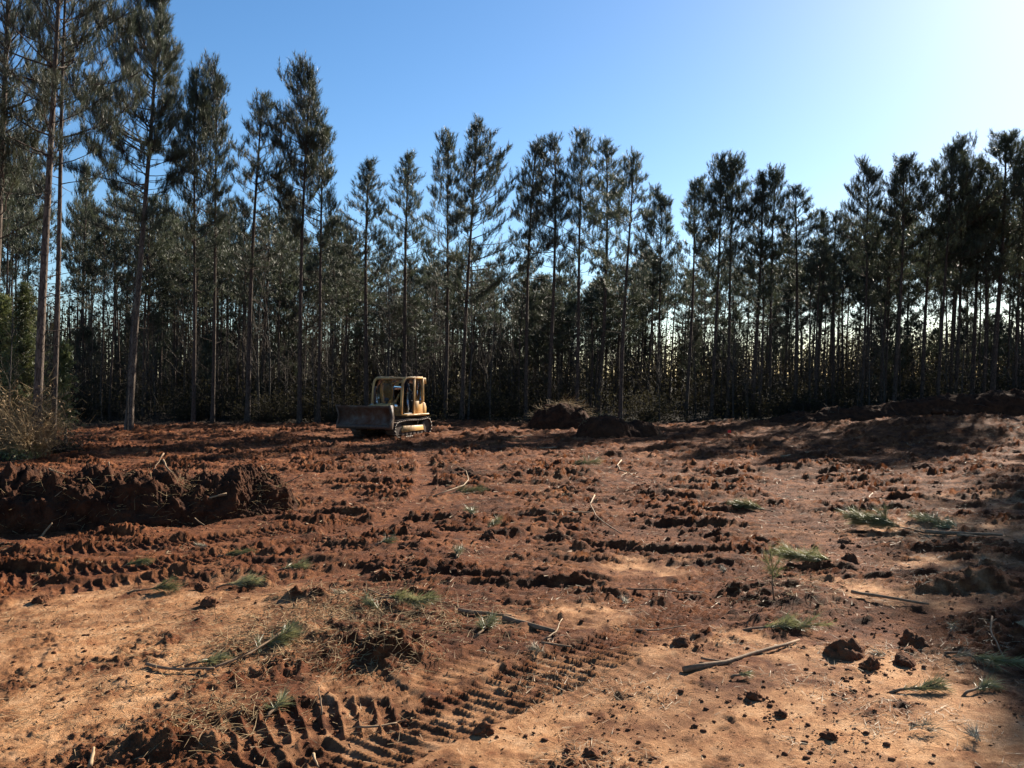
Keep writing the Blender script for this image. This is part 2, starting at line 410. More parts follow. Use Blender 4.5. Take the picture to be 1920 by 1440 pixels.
# ------------------------------------------------------------------ ground sheet
def build_ground():
    u = np.concatenate([np.linspace(-.72, -.62, 40)[:-1], np.linspace(-.62, -.12, 350)[:-1], np.linspace(-.12, .72, 360)]); ou = .72 * np.geomspace(1.02, 14, 18)
    u = np.concatenate([-ou[::-1], u, ou])
    ys = np.concatenate([[-120, -60, -25, -8, 0, 3, 4.5, 5.2], np.exp(np.arange(math.log(5.6), math.log(66), .0038)), 66 * 1.035 ** np.arange(1, 82)])
    s = np.maximum(ys, 5.0)
    X = (u[None] * s[:, None]).ravel(); Y = np.repeat(ys, len(u))
    h, pk, td = terrain(X, Y)
    near = sstep(4.0, 5.5, Y); h = h * near
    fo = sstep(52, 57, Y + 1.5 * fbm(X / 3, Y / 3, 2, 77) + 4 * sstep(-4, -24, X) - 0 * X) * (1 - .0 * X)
    V = np.stack([X, Y, h], -1); nu = len(u); nv = len(ys)
    i = (np.arange(nv - 1)[:, None] * nu + np.arange(nu - 1)[None]).ravel()
    Q = np.stack([i, i + 1, i + nu + 1, i + nu], -1)
    me = mesh('ground', V, Q, True)
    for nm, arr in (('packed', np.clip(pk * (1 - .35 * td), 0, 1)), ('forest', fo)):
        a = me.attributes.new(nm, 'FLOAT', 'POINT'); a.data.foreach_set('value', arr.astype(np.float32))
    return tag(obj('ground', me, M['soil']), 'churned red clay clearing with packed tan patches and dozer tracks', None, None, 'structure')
GROUND = build_ground()

# ------------------------------------------------------------------ clods and litter
def ico(sub):
    bm = bmesh.new(); bmesh.ops.create_icosphere(bm, subdivisions=sub, radius=1)
    V = np.array([v.co[:] for v in bm.verts]); T = np.array([[v.index for v in f.verts] for f in bm.faces]); bm.free()
    return V, T
ICO1, ICO2, ICO3 = ico(1), ico(2), ico(3)
def clod_shape(base, rg, rough=.5):
    V, T = base
    V = V * (1 + rg.normal(0, rough * .35, (len(V), 1)))
    k = rg.normal(0, 1, (5, 3))
    for q in k:                                  # broken flat faces
        q = q / np.linalg.norm(q); d = V @ q; c = rg.uniform(.55, .85)
        V = V - np.maximum(d - c, 0)[:, None] * q * .85
    return V * np.array([1, rg.uniform(.7, 1.1), rg.uniform(.5, .8)])
def scatter_clods(name, n, ymin, ymax, smin, smax, base, label, seed, near=False):
    rg = np.random.default_rng(seed); mb = MB()
    shapes = [clod_shape(base, rg) for _ in range(24)]
    Y = np.exp(rg.uniform(math.log(ymin), math.log(ymax), n * 3)); X = rg.uniform(-.7, .7, n * 3) * Y
    h, pk, td = terrain(X, Y)
    patch = sstep(-.2, .5, fbm(X / 1.4, Y / 1.4, 3, 140))
    ok = rg.uniform(0, 1, n * 3) < (1 - .86 * pk) * (.12 + patch); X, Y, h = X[ok][:n], Y[ok][:n], h[ok][:n]
    if near:                                     # crumbs broken off round the single clods and along the tracks
        for (a, b, sp) in ((1583, 1238, .3), (1625, 1255, .2), (1700, 1235, .25), (1597, 1068, .2), (1413, 1311, .12), (1467, 1343, .1), (1555, 1385, .2), (1500, 1400, .2), (1110, 1418, .15), (905, 1375, .2), (1275, 1210, .2), (75, 1130, .2), (390, 1136, .2), (760, 1240, .4), (690, 1190, .5),
                           (1490, 1130, .4), (350, 1420, .5), (1000, 1320, .3), (1150, 1260, .3), (1350, 1320, .25), (1640, 1390, .3), (1260, 1380, .25), (200, 1230, .3), (300, 1280, .3), (1560, 1290, .3), (960, 1200, .3)):
            cx, cy = ppos(a, b); xs = rg.normal(cx, sp, 34); ys = rg.normal(cy, sp * 1.1, 34); X = np.concatenate([X, xs]); Y = np.concatenate([Y, ys]); h = np.concatenate([h, terrain(xs, ys)[0]])
    S = smin * (smax / smin) ** (rg.uniform(0, 1, len(X)) ** 2.2)
    A = rg.uniform(0, 6.283, len(X))
    for x, y, z, s, a in zip(X, Y, h, S, A):
        V = shapes[rg.integers(24)] * s; c, sn = math.cos(a), math.sin(a)
        V = np.stack([V[:, 0] * c - V[:, 1] * sn + x, V[:, 0] * sn + V[:, 1] * c + y, V[:, 2] + z + s * .08], -1)
        mb.add(V, T=base[1])
    return tag(mb.build(name, M['clod'], None, False), label, 'soil', None, 'stuff')
scatter_clods('soil_crumbs', 4200, 6.2, 20, .008, .038, ICO1, 'small crumbs of red clay strewn over the near clearing', 3, True)
scatter_clods('far_soil_crumbs', 1700, 14, 52, .02, .09, ICO1, 'lumps of churned clay across the far clearing', 4)

def litter():
    rg = np.random.default_rng(21); n = 75000
    Y = np.exp(rg.uniform(math.log(6.2), math.log(45), n)); X = rg.uniform(-.68, .68, n) * Y
    patch = fbm(X / 1.3, Y / 1.1, 4, 150)
    bx = [(450, 1200, 260, 90), (650, 1140, 220, 60), (230, 1300, 260, 70), (1060, 905, 260, 40), (1700, 990, 140, 40), (330, 1170, 200, 60)]
    wgt = sstep(.0, .6, patch)
    for (a, b, ra, rb) in bx:
        cx, cy = ppos(a, b); rx = ra / F * cy; ry = rb / F * cy * cy / CAM_H
        wgt = np.maximum(wgt, 1.1 * np.exp(-((X - cx) / rx) ** 2 - ((Y - cy) / ry) ** 2))
    ok = rg.uniform(0, 1, n) < .04 + .65 * wgt; X, Y = X[ok], Y[ok]; n = len(X)
    z = terrain(X, Y)[0]
    a = rg.normal(.5, 1.1, n); L = rg.uniform(.05, .2, n) * (1 + .4 * sstep(12, 30, Y)); til = rg.normal(.12, .22, n)
    d = np.stack([np.cos(a) * np.cos(til), np.sin(a) * np.cos(til), np.sin(til)], -1)
    wd = np.maximum(.0025, Y * .00045) * rg.uniform(.7, 1.3, n)
    c = np.stack([X, Y, z + .012], -1); side = np.cross(d, rg.normal(0, .35, (n, 3)) + [0, 0, 1]); side = unit(side) * wd[:, None]
    V = np.stack([c - d * L[:, None] / 2 - side, c - d * L[:, None] / 2 + side, c + d * L[:, None] / 2], 1).reshape(-1, 3)
    return tag(obj('needle_litter', mesh('needle_litter', V, np.arange(len(V)).reshape(-1, 3)), M['straw']), 'dry pine straw strewn over the clay', 'pine straw', None, 'stuff')
litter()
def debris():
    rg = np.random.default_rng(23); n = 42000
    Y = np.exp(rg.uniform(math.log(6.2), math.log(40), n)); X = rg.uniform(-.68, .68, n) * Y
    h, pk, td = terrain(X, Y); wgt = (.12 + .75 * sstep(.05, .6, fbm(X / .8, Y / .7, 4, 160))) * (1 - .3 * pk)
    ok = rg.uniform(0, 1, n) < wgt * (1 - .6 * td); X, Y, z = X[ok], Y[ok], h[ok]; n = len(X)
    L = rg.uniform(.006, .026, n) * (1 + 1.1 * sstep(8, 25, Y)); d = unit(rg.normal(0, 1, (n, 3)) * [1, 1, .35]); sd_ = unit(np.cross(d, rg.normal(0, 1, (n, 3)))) * (L * rg.uniform(.15, .5, n))[:, None]
    c = np.stack([X, Y, z + .008], -1); up = np.cross(d, unit(sd_)) * (L * .22)[:, None]
    V = np.stack([c - d * L[:, None], c + sd_, c + d * L[:, None], c - sd_ + up], 1).reshape(-1, 3); b = np.arange(n)[:, None] * 4
    T = np.concatenate([b + [0, 1, 2], b + [0, 2, 3], b + [0, 3, 1], b + [1, 3, 2]]); 
    tag(obj('bark_debris', mesh('bark_debris', V, T), M['debris']), 'dark crumbs of bark and humus scattered over the clay', 'debris', None, 'stuff')
    # short twigs in the raked-up heaps
    n = 2600; blobs = [(640, 1150, 190, 60, .3), (500, 1215, 150, 50, .2), (820, 1170, 140, 45, .15), (700, 1230, 120, 40, .1), (1480, 1120, 120, 40, .08), (1700, 990, 160, 30, .07), (420, 1350, 120, 60, .1)]
    k = rg.choice(len(blobs), n, p=[b_[4] for b_ in blobs]); P = []
    for q in k:
        a, b_, ra, rb, _ = blobs[q]; cx, cy = ppos(a, b_); P.append((cx + rg.normal(0, .55) * ra / F * cy, cy + rg.normal(0, .5) * rb / F * cy * cy / CAM_H))
    P = np.array(P); z = terrain(P[:, 0], P[:, 1])[0]; A = np.stack([P[:, 0], P[:, 1], z + .01], -1); mb = MB(); d = unit(rg.normal(0, 1, (n, 3)) * [1, 1, .25] + [0, 0, .08]); L = rg.uniform(.05, .32, n)
    for s_ in range(3):
        B = A + d * (L / 3)[:, None]; frusta(mb, A, B, .0045 * (1 - .25 * s_), .0045 * (.75 - .25 * s_), 3); A = B; d = unit(d + rg.normal(0, .25, (n, 3)) - [0, 0, .08])
    tag(mb.build('twig_debris', M['pile_twig']), 'snapped twigs raked into low heaps in the foreground', 'twigs', None, 'stuff')
debris()

# ------------------------------------------------------------------ pine trees
def pine_meshes(seed, H, cb, rad, whorl_gap, K, nw, dens=1.0, r0=.2, twn=6, tip=1.0, asym=.35, stubs=10, top_pow=.8):
    """trunk, branches and needle meshes of one pine; cb = crown base as a share of H"""
    rg = np.random.default_rng(seed)
    zs = np.linspace(0, H, 15); t = zs / H
    ph = rg.uniform(0, 6.28, 2)
    cx = .012 * H * np.sin(t * 3.1 + ph[0]) * t; cy = .012 * H * np.sin(t * 2.6 + ph[1]) * t
    rr = r0 * (1 - .78 * t ** 1.05) * (1 + .35 * np.exp(-t * 45)); rr[-1] = .012
    C = np.stack([cx, cy, zs], -1)
    tm = MB(); tube(tm, C, rr, 9, False)
    P0, P1, ra, rb = [], [], [], []; tp, td_, ts = [], [], []
    at = lambda z: np.array([np.interp(z, zs, cx), np.interp(z, zs, cy), z])
    az = rg.uniform(0, 6.28); z = cb * H
    favor = rg.uniform(0, 6.28)
    while z < H - .25:
        q = (z - cb * H) / (H * (1 - cb))                     # 0 crown base .. 1 tip
        prof = (.5 + .5 * sstep(0, .3, q)) * (1 - q ** 2.0) ** top_pow + .13
        nb = rg.integers(3, 6) if q > .12 else rg.integers(1, 4)
        az += rg.uniform(.4, 1.3)
        for b in range(nb):
            if rg.uniform() > dens * (1.1 if q > .4 else .85): continue
            a = az + b * 6.283 / nb + rg.normal(0, .3)
            L = rad * prof * rg.uniform(.6, 1.18) * (1 + asym * math.cos(a - favor))
            el = (.24 + .74 * q ** 1.2) + rg.normal(0, .14)     # upward angle
            n = 5; pts = [at(z + rg.uniform(-.12, .12))]; e = el - .15
            d = np.array([math.cos(a), math.sin(a), 0])
            for k in range(n):
                e += rg.normal(.10, .06); a2 = a + rg.normal(0, .16); d = np.array([math.cos(a2) * math.cos(e), math.sin(a2) * math.cos(e), math.sin(e)])
                pts.append(pts[-1] + d * L / n)
            br = .012 + .020 * L / max(rad, .5) * (r0 / .18)
            for k in range(n):
                P0.append(pts[k]); P1.append(pts[k + 1]); ra.append(br * (1 - k / (n + .6))); rb.append(br * (1 - (k + 1) / (n + .6)))
            tp.append(pts[-1]); td_.append(d * .5 + np.array([0, 0, .9])); ts.append(1.0)
            m = max(3, int((twn + 3) * L / 1.15 * rg.uniform(.8, 1.3)))
            for k in range(m):
                f = rg.uniform(.30, .98) ** .8 * n; i = min(int(f), n - 1); p = pts[i] + (pts[i + 1] - pts[i]) * (f - i)
                sd = unit(np.array(pts[i + 1] - pts[i])); o = rg.normal(0, 1, 3); o -= sd * o.dot(sd); o = unit(o); o[2] = abs(o[2]) * .7 + .1
                tl = rg.uniform(.2, .75) * (.6 + .5 * L / rad)
                e2 = p + unit(sd * .8 + o * .8) * tl
                P0.append(p); P1.append(e2); ra.append(.009); rb.append(.005)
                tp.append(e2); td_.append(unit(e2 - p) * .6 + np.array([0, 0, .85])); ts.append(rg.uniform(.75, 1.05))
        z += whorl_gap * rg.uniform(.6, 1.4) * (1.15 - .5 * q)
    tp.append(at(H)); td_.append(np.array([0, 0, 1.0])); ts.append(1.2)
    for k in range(3):
        a = rg.uniform(0, 6.28); e = at(H - .25) + np.array([math.cos(a) * .15, math.sin(a) * .15, .25]); tp.append(e); td_.append(np.array([math.cos(a) * .3, math.sin(a) * .3, 1])); ts.append(1.)
    for k in range(stubs):                                   # dead branches below the crown
        z = H * rg.uniform(.18, cb + .08); a = rg.uniform(0, 6.28); L = rg.uniform(.4, 1.6); p = at(z); e = rg.normal(.05, .2)
        for s in range(3):
            e += rg.normal(.05, .12); q = p + np.array([math.cos(a) * math.cos(e), math.sin(a) * math.cos(e), math.sin(e)]) * L / 3
            P0.append(p); P1.append(q); ra.append(.022 * (1 - s * .28)); rb.append(.022 * (.72 - s * .28)); p = q; a += rg.normal(0, .25)
    bm_ = MB(); frusta(bm_, np.array(P0), np.array(P1), np.array(ra), np.array(rb), 4)
    nm = MB(); tp = np.array(tp); td_ = np.array(td_); ts = np.array(ts)
    for lo, hi, kk in ((0, .85, max(6, int(K * .75))), (.85, 9, K)):
        m = (ts >= lo) & (ts < hi)
        needles(nm, tp[m], td_[m], kk, .25 * tip, .44, nw, .30 * tip, rg)
    return [x.mesh(nme, sm) for x, nme, sm in ((tm, 'trunk', True), (bm_, 'branches', False), (nm, 'crown', False))]

VAR = []
specs = [  # H, crown base, radius, whorl gap, density, twigs, top_pow
    (20, .48, 1.9, .55, .95, 6, .8), (20, .42, 2.3, .50, 1.0, 7, .7), (20, .55, 1.6, .55, .85, 6, .9), (20, .50, 2.1, .60, .8, 5, .8),
    (20, .38, 2.5, .55, 1.0, 7, .75), (20, .58, 1.8, .48, 1.0, 7, .7), (20, .46, 1.5, .60, .85, 6, 1.0), (20, .52, 2.2, .50, .95, 7, .6)]
for i, (H, cb, rd, wg, dn, tw, tpw) in enumerate(specs):
    VAR.append(pine_meshes(100 + i, H, cb - .04, rd, wg * .95, 25, .020, dn * .95, .125, tw, 1.3, top_pow=tpw, asym=.3 + .05 * i))
BACK = [pine_meshes(140 + i, H, cb + .07, rd, wg * 1.1, 12, .040, dn, .115, max(4, tw - 2), 1.45, top_pow=tpw, stubs=6) for i, (H, cb, rd, wg, dn, tw, tpw) in enumerate(specs[:5])]
YOUNG = [pine_meshes(200 + i, 10, .18 + .1 * i, 1.6, .46, 11, .042, 1.0, .07, 6, 1.4, stubs=4) for i in range(3)]
HERO = [pine_meshes(300 + i, H, cb, rd, wg, 46, .011, dn * .95, r0, tw, 1.2, stubs=st, asym=.45) for i, (H, cb, rd, wg, dn, r0, tw, st) in enumerate([
    (21, .46, 3.4, .6, .85, .165, 6, 12), (21, .48, 2.8, .65, .85, .112, 6, 9), (21, .40, 3.2, .5, 1.0, .2, 8, 6), (23, .46, 3.4, .36, 1.05, .19, 9, 10)])]

def pine(meshes, loc, label, H, H0, group='pines at the edge of the clearing', sxy=1.0, rz=0.0, lean=(0, 0), name='pine_tree'):
    t = empty(name, loc); t.rotation_euler = (lean[0], lean[1], rz)
    # the lean is applied in world axes, so turn the tree about its own axis first
    t.rotation_mode = 'QUATERNION'
    from mathutils import Quaternion
    t.rotation_quaternion = Quaternion((0, 1, 0), lean[1]) @ Quaternion((1, 0, 0), lean[0]) @ Quaternion((0, 0, 1), rz)
    t.scale = (sxy, sxy, H / H0)
    tag(t, label, 'tree', group)
    for me, nm, mt in zip(meshes, ('trunk', 'branches', 'crown'), ('bark' if all(meshes is not h_ for h_ in HERO) else 'nearbark', 'bark', 'needle')): obj(nm, me, M[mt], t)['kind'] = 'thing' if nm == 'trunk' else 'stuff'
    return t

def front(vi, bx, tx, ty, D, label, wpx=None, meshes=None, H0=20):
    """a front-row pine from its trunk's foot (x), its top pixel and its distance"""
    x = (bx - 960) / F * D; z = zat(x, D) - .05
    top = CAM_H + (HORIZON - ty) / F * D; H = top - z
    xt = (tx - 960) / F * D
    ms = meshes or VAR[vi]
    rd = {0: 1.9, 1: 2.3, 2: 1.6, 3: 2.1, 4: 2.5, 5: 1.8, 6: 1.5, 7: 2.2}[vi] if meshes is None else 3.0
    s = 1.0 if wpx is None else (wpx / F * D / 2) / rd * 1.28
    return pine(ms, (x, D, z), label, H, H0, sxy=s, rz=rng.uniform(0, 6.28), lean=(rng.normal(0, .02), math.atan2(xt - x, H)))

FRONT = [
    (1, 362, 378, 138, 52, 105, 'left one of the two close tall pines right of the bushy left pine'),
    (7, 398, 412, 142, 53, 100, 'right one of the two close tall pines right of the bushy left pine'),
    (3, 464, 483, 176, 53, 130, 'open-crowned tall pine with bare lower boughs against blue sky'),
    (5, 561, 580, 136, 53, 100, 'tallest dense-topped pine left of the bulldozer'),
    (7, 596, 612, 238, 54, 110, 'broad lower pine just right of the tallest dense-topped pine'),
    (6, 686, 697, 304, 57, 90, 'short thin-crowned pine standing behind the bulldozer'),
    (6, 757, 769, 288, 57, 85, 'narrow spire-topped pine right of the bulldozer cab'),
    (0, 834, 849, 255, 57, 90, 'slim pine tucked against the left side of the broad middle pine'),
    (4, 866, 886, 234, 56, 135, 'broad full pine in the middle, tallest of the centre trees'),
    (2, 986, 1001, 262, 57, 80, 'leftmost slender pine of the middle group of five'),
    (2, 1028, 1041, 258, 57, 85, 'second slender pine of the middle group of five'),
    (0, 1080, 1098, 255, 57, 95, 'third pine of the middle group of five, its fullest crown'),
    (2, 1121, 1144, 265, 60.5, 90, 'fourth pine of the middle group of five'),
    (3, 1163, 1181, 284, 53.6, 110, 'rightmost pine of the middle group of five, wide open crown'),
    (7, 1230, 1246, 370, 67, 85, 'low dark pine right of the middle group of five'),
    (5, 1286, 1306, 344, 60, 80, 'mid-height pine left of the paired pines over the far clouds'),
    (0, 1334, 1352, 290, 59, 85, 'taller left one of the paired pines standing before the bright gap'),
    (5, 1364, 1381, 302, 60, 80, 'right one of the paired pines standing before the bright gap'),
    (6, 1411, 1426, 328, 60, 80, 'left of two dark pines right of the bright gap'),
    (5, 1442, 1456, 326, 61, 75, 'right of two dark pines right of the bright gap'),
    (2, 1490, 1497, 349, 61, 85, 'pointed pine just left of the dip in the tree line'),
    (6, 1528, 1540, 396, 63, 75, 'lowest pine in the dip of the tree line'),
    (2, 1562, 1573, 394, 63, 70, 'small pine on the right side of the dip in the tree line'),
    (7, 1614, 1633, 318, 60, 85, 'first tall pine right of the dip in the tree line'),
    (0, 1650, 1666, 330, 61, 75, 'slim pine between two taller ones right of the dip'),
    (5, 1676, 1696, 300, 58, 95, 'round-topped pine at the left of the dense right stand'),
    (2, 1728, 1746, 308, 60, 75, 'sparse pointed pine within the dense right stand'),
    (7, 1757, 1775, 281, 58, 95, 'tall pine in the middle of the dense right stand'),
    (0, 1790, 1808, 288, 59, 80, 'pine left of the tallest tree in the dense right stand'),
    (6, 1822, 1838, 300, 59, 80, 'thin pine against the tallest tree of the dense right stand'),
    (5, 1859, 1881, 258, 57, 120, 'tallest full pine near the right edge of the picture'),
    (1, 1903, 1921, 276, 59, 100, 'pine cut by the right edge of the picture')]
for (vi, bx, tx, ty, D, wpx, lab) in FRONT: front(vi, bx, tx, ty, D, lab, wpx)
for k, (x, y, H) in enumerate([(29.9, 42.3, 22), (30.8, 44.0, 22), (32.2, 44.5, 22), (33.6, 47.0, 22), (35.4, 50.0, 22), (37.4, 53.0, 22), (34.6, 44.8, 22), (37.0, 48.2, 22)]):
    pine(VAR[(k * 3 + 1) % 8], (x, y, zat(x, y) - .05), 'tall pine of the right stand just beyond the picture edge', H, 20, 'pines beyond the right edge', 1.25, k * 1.3, (0, .03))
# the near pines on the left
front(0, 66, 112, -215, 30.5, 'thick near pine trunk leaning right at the left edge', None, HERO[0], 21)
front(0, 97, 158, -190, 32.5, 'thinner leaning pine close behind the thick near trunk', None, HERO[1], 21)
front(0, -22, 12, -160, 33.5, 'tall pine cut by the left edge of the picture', None, HERO[2], 21)
front(0, 241, 281, -22, 45, 'big bushy pine with dense grey green crown left of the twins', None, HERO[3], 23)

# ------------------------------------------------------------------ pines deeper in the wood
rg = np.random.default_rng(55)
SECT = [(190, 'behind the thick near trunk at far left'), (330, 'behind the big bushy left pine'), (520, 'behind the two close tall pines on the left'), (650, 'left of the bulldozer behind the tallest dense-topped pine'), (820, 'straight behind the bulldozer'),
        (950, 'behind the broad middle pine'), (1080, 'behind the left of the middle group of five'), (1210, 'behind the right of the middle group of five'), (1320, 'behind the low dark pine right of centre'), (1400, 'in the bright gap behind the paired pines'),
        (1510, 'behind the two dark pines right of the bright gap'), (1600, 'behind the dip in the tree line'), (1720, 'behind the left of the dense right stand'), (1840, 'behind the middle of the dense right stand'), (9999, 'behind the trees at the right edge')]
def sector(x, y):
    px = 960 + x / y * F
    for lim, ph in SECT:
        if px < lim: return ph
def wood_spots(n, y0, y1, mind, x0=-.66, x1=.70, rg=rg):
    out = []; tries = 0
    while len(out) < n and tries < 20000:
        tries += 1
        y = rg.uniform(y0, y1); x = rg.uniform(x0, x1) * y
        if abs((x + 4.6) * .788 - (y - 42) * .616) < 2.5 and y < 80: continue      # trees left out here so sun reaches the bulldozer
        if all((x - a) ** 2 + (y - b) ** 2 > mind ** 2 for a, b in out): out.append((x, y))
    return out
for (x, y) in wood_spots(128, 58, 86, 1.9):
    px = 960 + x / y * F
    lim = np.interp(px, [0, 240, 420, 640, 720, 800, 950, 1100, 1250, 1500, 1560, 1700, 1920], [230, 330, 360, 380, 460, 450, 440, 470, 430, 430, 430, 360, 330])
    H = 3 + (HORIZON - lim - rg.uniform(0, 120)) / F * y
    pine(BACK[rg.integers(5)], (x, y, zat(x, y) - .05), ('tall' if H > 15.5 else 'low') + ' dark pine ' + sector(x, y), H, 20, ('tall' if H > 15.5 else 'low') + ' dark pines ' + sector(x, y), rg.uniform(.75, 1.15), rg.uniform(0, 6.28), (rg.normal(0, .012), rg.normal(.03, .012)))
for (x, y) in wood_spots(70, 86, 108, 2.2):
    px = 960 + x / y * F
    lim = np.interp(px, [0, 240, 420, 640, 720, 800, 950, 1100, 1250, 1500, 1560, 1700, 1920], [260, 360, 390, 410, 480, 470, 460, 490, 460, 460, 460, 400, 370])
    H = 3 + (HORIZON - lim - rg.uniform(0, 60)) / F * y
    pine(BACK[rg.integers(5)], (x, y, zat(x, y) - .05), 'far dark pine ' + sector(x, y), H, 20, 'far dark pines ' + sector(x, y), rg.uniform(1.0, 1.5), rg.uniform(0, 6.28), (rg.normal(0, .012), rg.normal(.03, .012)))
for (x, y) in wood_spots(56, 66, 92, 2.0):
    if 1 < x < 30 and y < 75 and rg.uniform() < .6: continue
    H = rg.uniform(5.5, 11.5)
    pine(YOUNG[rg.integers(3)], (x, y, zat(x, y) - .05), 'young low-boughed pine ' + sector(x, y), H, 10, 'young pines ' + sector(x, y), H / 10 * rg.uniform(.9, 1.3), rg.uniform(0, 6.28), (rg.normal(0, .02), rg.normal(.02, .02)), 'young_pine')

# bare hardwood saplings
def sapling_meshes(seed, H, lean=.06, leaves=0):
    rg = np.random.default_rng(seed); zs = np.linspace(0, H, 9); t = zs / H
    C = np.stack([lean * H * t ** 1.6 * rg.normal(0, 1) + .03 * H * np.sin(t * 5 + rg.uniform(0, 6)) * t, .02 * H * np.sin(t * 4 + rg.uniform(0, 6)) * t, zs], -1)
    tm = MB(); tube(tm, C, .05 * H / 9 * (1 - .85 * t), 6, False)
    P0, P1, ra, rb = [], [], [], []
    for k in range(34):
        f = rg.uniform(.22, .98); p = np.array([np.interp(f * H, zs, C[:, i]) for i in range(3)]); a = rg.uniform(0, 6.28); e = rg.uniform(.5, 1.1); L = H * .2 * (1.15 - f) * rg.uniform(.6, 1.4) + .3
        r = .014 * (1.2 - f)
        for s in range(4):
            a += rg.normal(0, .2); e += rg.normal(.04, .12); q = p + np.array([math.cos(a) * math.cos(e), math.sin(a) * math.cos(e), math.sin(e)]) * L / 4
            P0.append(p); P1.append(q); ra.append(r * (1 - s * .22)); rb.append(r * (.78 - s * .22))
            for w_ in range(2):
                o = unit(rg.normal(0, 1, 3) + (q - p) / np.linalg.norm(q - p) * 1.1 + np.array([0, 0, .4])); P0.append(q); P1.append(q + o * L * rg.uniform(.12, .4)); ra.append(r * .4); rb.append(.002)
            p = q
    b = MB(); frusta(b, np.array(P0), np.array(P1), np.array(ra), np.array(rb), 3)
    return [tm.mesh('trunk', True), b.mesh('twigs')]
SAP = [sapling_meshes(400 + i, 9) for i in range(7)]
def sapling(ms, loc, H, rz, label, group=None, name='bare_sapling', mt='darkbark', tw='twig'):
    t = empty(name, loc, rz); t.scale = (H / 9,) * 3; tag(t, label, 'sapling', group)
    obj('trunk', ms[0], M[mt], t); obj('twigs', ms[1], M[tw], t)['kind'] = 'stuff'
    return t
for (x, y) in wood_spots(290, 55, 84, .85):
    H = rg.uniform(5, 12) * (1.0 if x < 0 else .85)
    sapling(SAP[rg.integers(7)], (x, y, zat(x, y) - .05), H, rg.uniform(0, 6.28), 'bare grey sapling ' + sector(x, y), 'bare saplings ' + sector(x, y))

# the far mass of the wood
def far_wood():
    rg = np.random.default_rng(77); n = 2600
    Y = rg.uniform(88, 130, n); X = rg.uniform(-.75, .8, n) * Y
    hm = np.interp(X / Y, [-.75, -.2, .0, .15, .3, .75], [15.5, 14, 12, 10.6, 9.6, 9.8])
    H = hm * rg.uniform(.5, 1.05, n)
    z = base_h(X, Y); A = np.stack([X, Y, z - .1], -1); B = np.stack([X + rg.normal(.2, .5, n), Y + rg.normal(0, .4, n), z + H], -1)
    mb = MB(); frusta(mb, A, B, .05 + .008 * H, .01, 3)
    m = 16; f = rg.uniform(.12, 1, (n, m)); p = A[:, None] + (B - A)[:, None] * f[..., None]
    d = rg.normal(0, 1, (n, m, 3)); d[..., 2] = np.abs(d[..., 2]) * .9; d = unit(d) * (H[:, None] * .16 * rg.uniform(.4, 1.4, (n, m)))[..., None]
    sd = unit(np.cross(d, rg.normal(0, 1, (n, m, 3)))) * .025; V = np.stack([p - sd, p + sd, p + d], 2).reshape(-1, 3); mb.add(V, T=np.arange(len(V)).reshape(-1, 3))
    tag(mb.build('far_wood', M['twig']), 'far mass of bare woodland trunks and twigs behind the pines', 'woodland', None, 'stuff')
    k = 140000; i = rg.integers(0, n, k); f = rg.uniform(0, 1, k) ** 1.15; c = A[i] + (B - A)[i] * f[:, None] + rg.normal(0, .8, (k, 3)); c[:, 2] = np.maximum(c[:, 2], .15)
    d = unit(rg.normal(0, 1, (k, 3))) * rg.uniform(.16, .42, (k, 1)); s = unit(np.cross(d, rg.normal(0, 1, (k, 3)))) * .13
    V = np.stack([c - s, c + s, c + d], 1).reshape(-1, 3)
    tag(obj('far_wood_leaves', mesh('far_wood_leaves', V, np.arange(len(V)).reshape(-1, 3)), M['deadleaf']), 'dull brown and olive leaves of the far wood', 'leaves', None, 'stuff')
far_wood()
def undergrowth():
    rg = np.random.default_rng(78); n = 3900
    Y = 55 + 33 * rg.uniform(0, 1, n) ** 1.3; X = rg.uniform(-.72, .78, n) * Y; z = base_h(X, Y); H = rg.uniform(.5, 4.6, n) * sstep(53, 58, Y - 1 + 3 * sstep(-5, -25, X))
    A = np.stack([X, Y, z - .05], -1); B = A + np.stack([rg.normal(0, .25, n) * H, rg.normal(0, .25, n) * H, H], -1)
    mb = MB(); frusta(mb, A, B, .014, .004, 3)
    m = 5; f = rg.uniform(.2, 1, (n, m)); p = A[:, None] + (B - A)[:, None] * f[..., None]; d = rg.normal(0, 1, (n, m, 3)); d[..., 2] = np.abs(d[..., 2]); d = unit(d) * (H[:, None] * .3 * rg.uniform(.4, 1.2, (n, m)))[..., None]
    frusta(mb, p.reshape(-1, 3), (p + d).reshape(-1, 3), .008, .003, 3)
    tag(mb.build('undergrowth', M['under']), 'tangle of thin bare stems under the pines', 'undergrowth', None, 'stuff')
    k = 60000; i = rg.integers(0, n, k); f = rg.uniform(.2, 1, k); c = A[i] + (B - A)[i] * f[:, None] + rg.normal(0, .35, (k, 3)); c[:, 2] = np.maximum(c[:, 2], .1)
    d = unit(rg.normal(0, 1, (k, 3))) * rg.uniform(.08, .2, (k, 1)); s = unit(np.cross(d, rg.normal(0, 1, (k, 3)))) * .06
    V = np.stack([c - s, c + s, c + d], 1).reshape(-1, 3)
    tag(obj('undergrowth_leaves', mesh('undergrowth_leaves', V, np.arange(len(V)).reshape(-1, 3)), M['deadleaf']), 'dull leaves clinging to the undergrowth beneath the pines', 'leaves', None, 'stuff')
undergrowth()

# ------------------------------------------------------------------ banks and piles of pushed soil
def at(px, py, D):
    """the point at distance D on the sight line through a photograph pixel"""
    X = (px - 960) / F; Zc = -(py - 720) / F
    c, s = math.cos(PITCH), math.sin(PITCH)
    d = Vector((X, c + Zc * s, -s + Zc * c))
    return Vector((0, 0, CAM_H)) + d * (D / d.y)

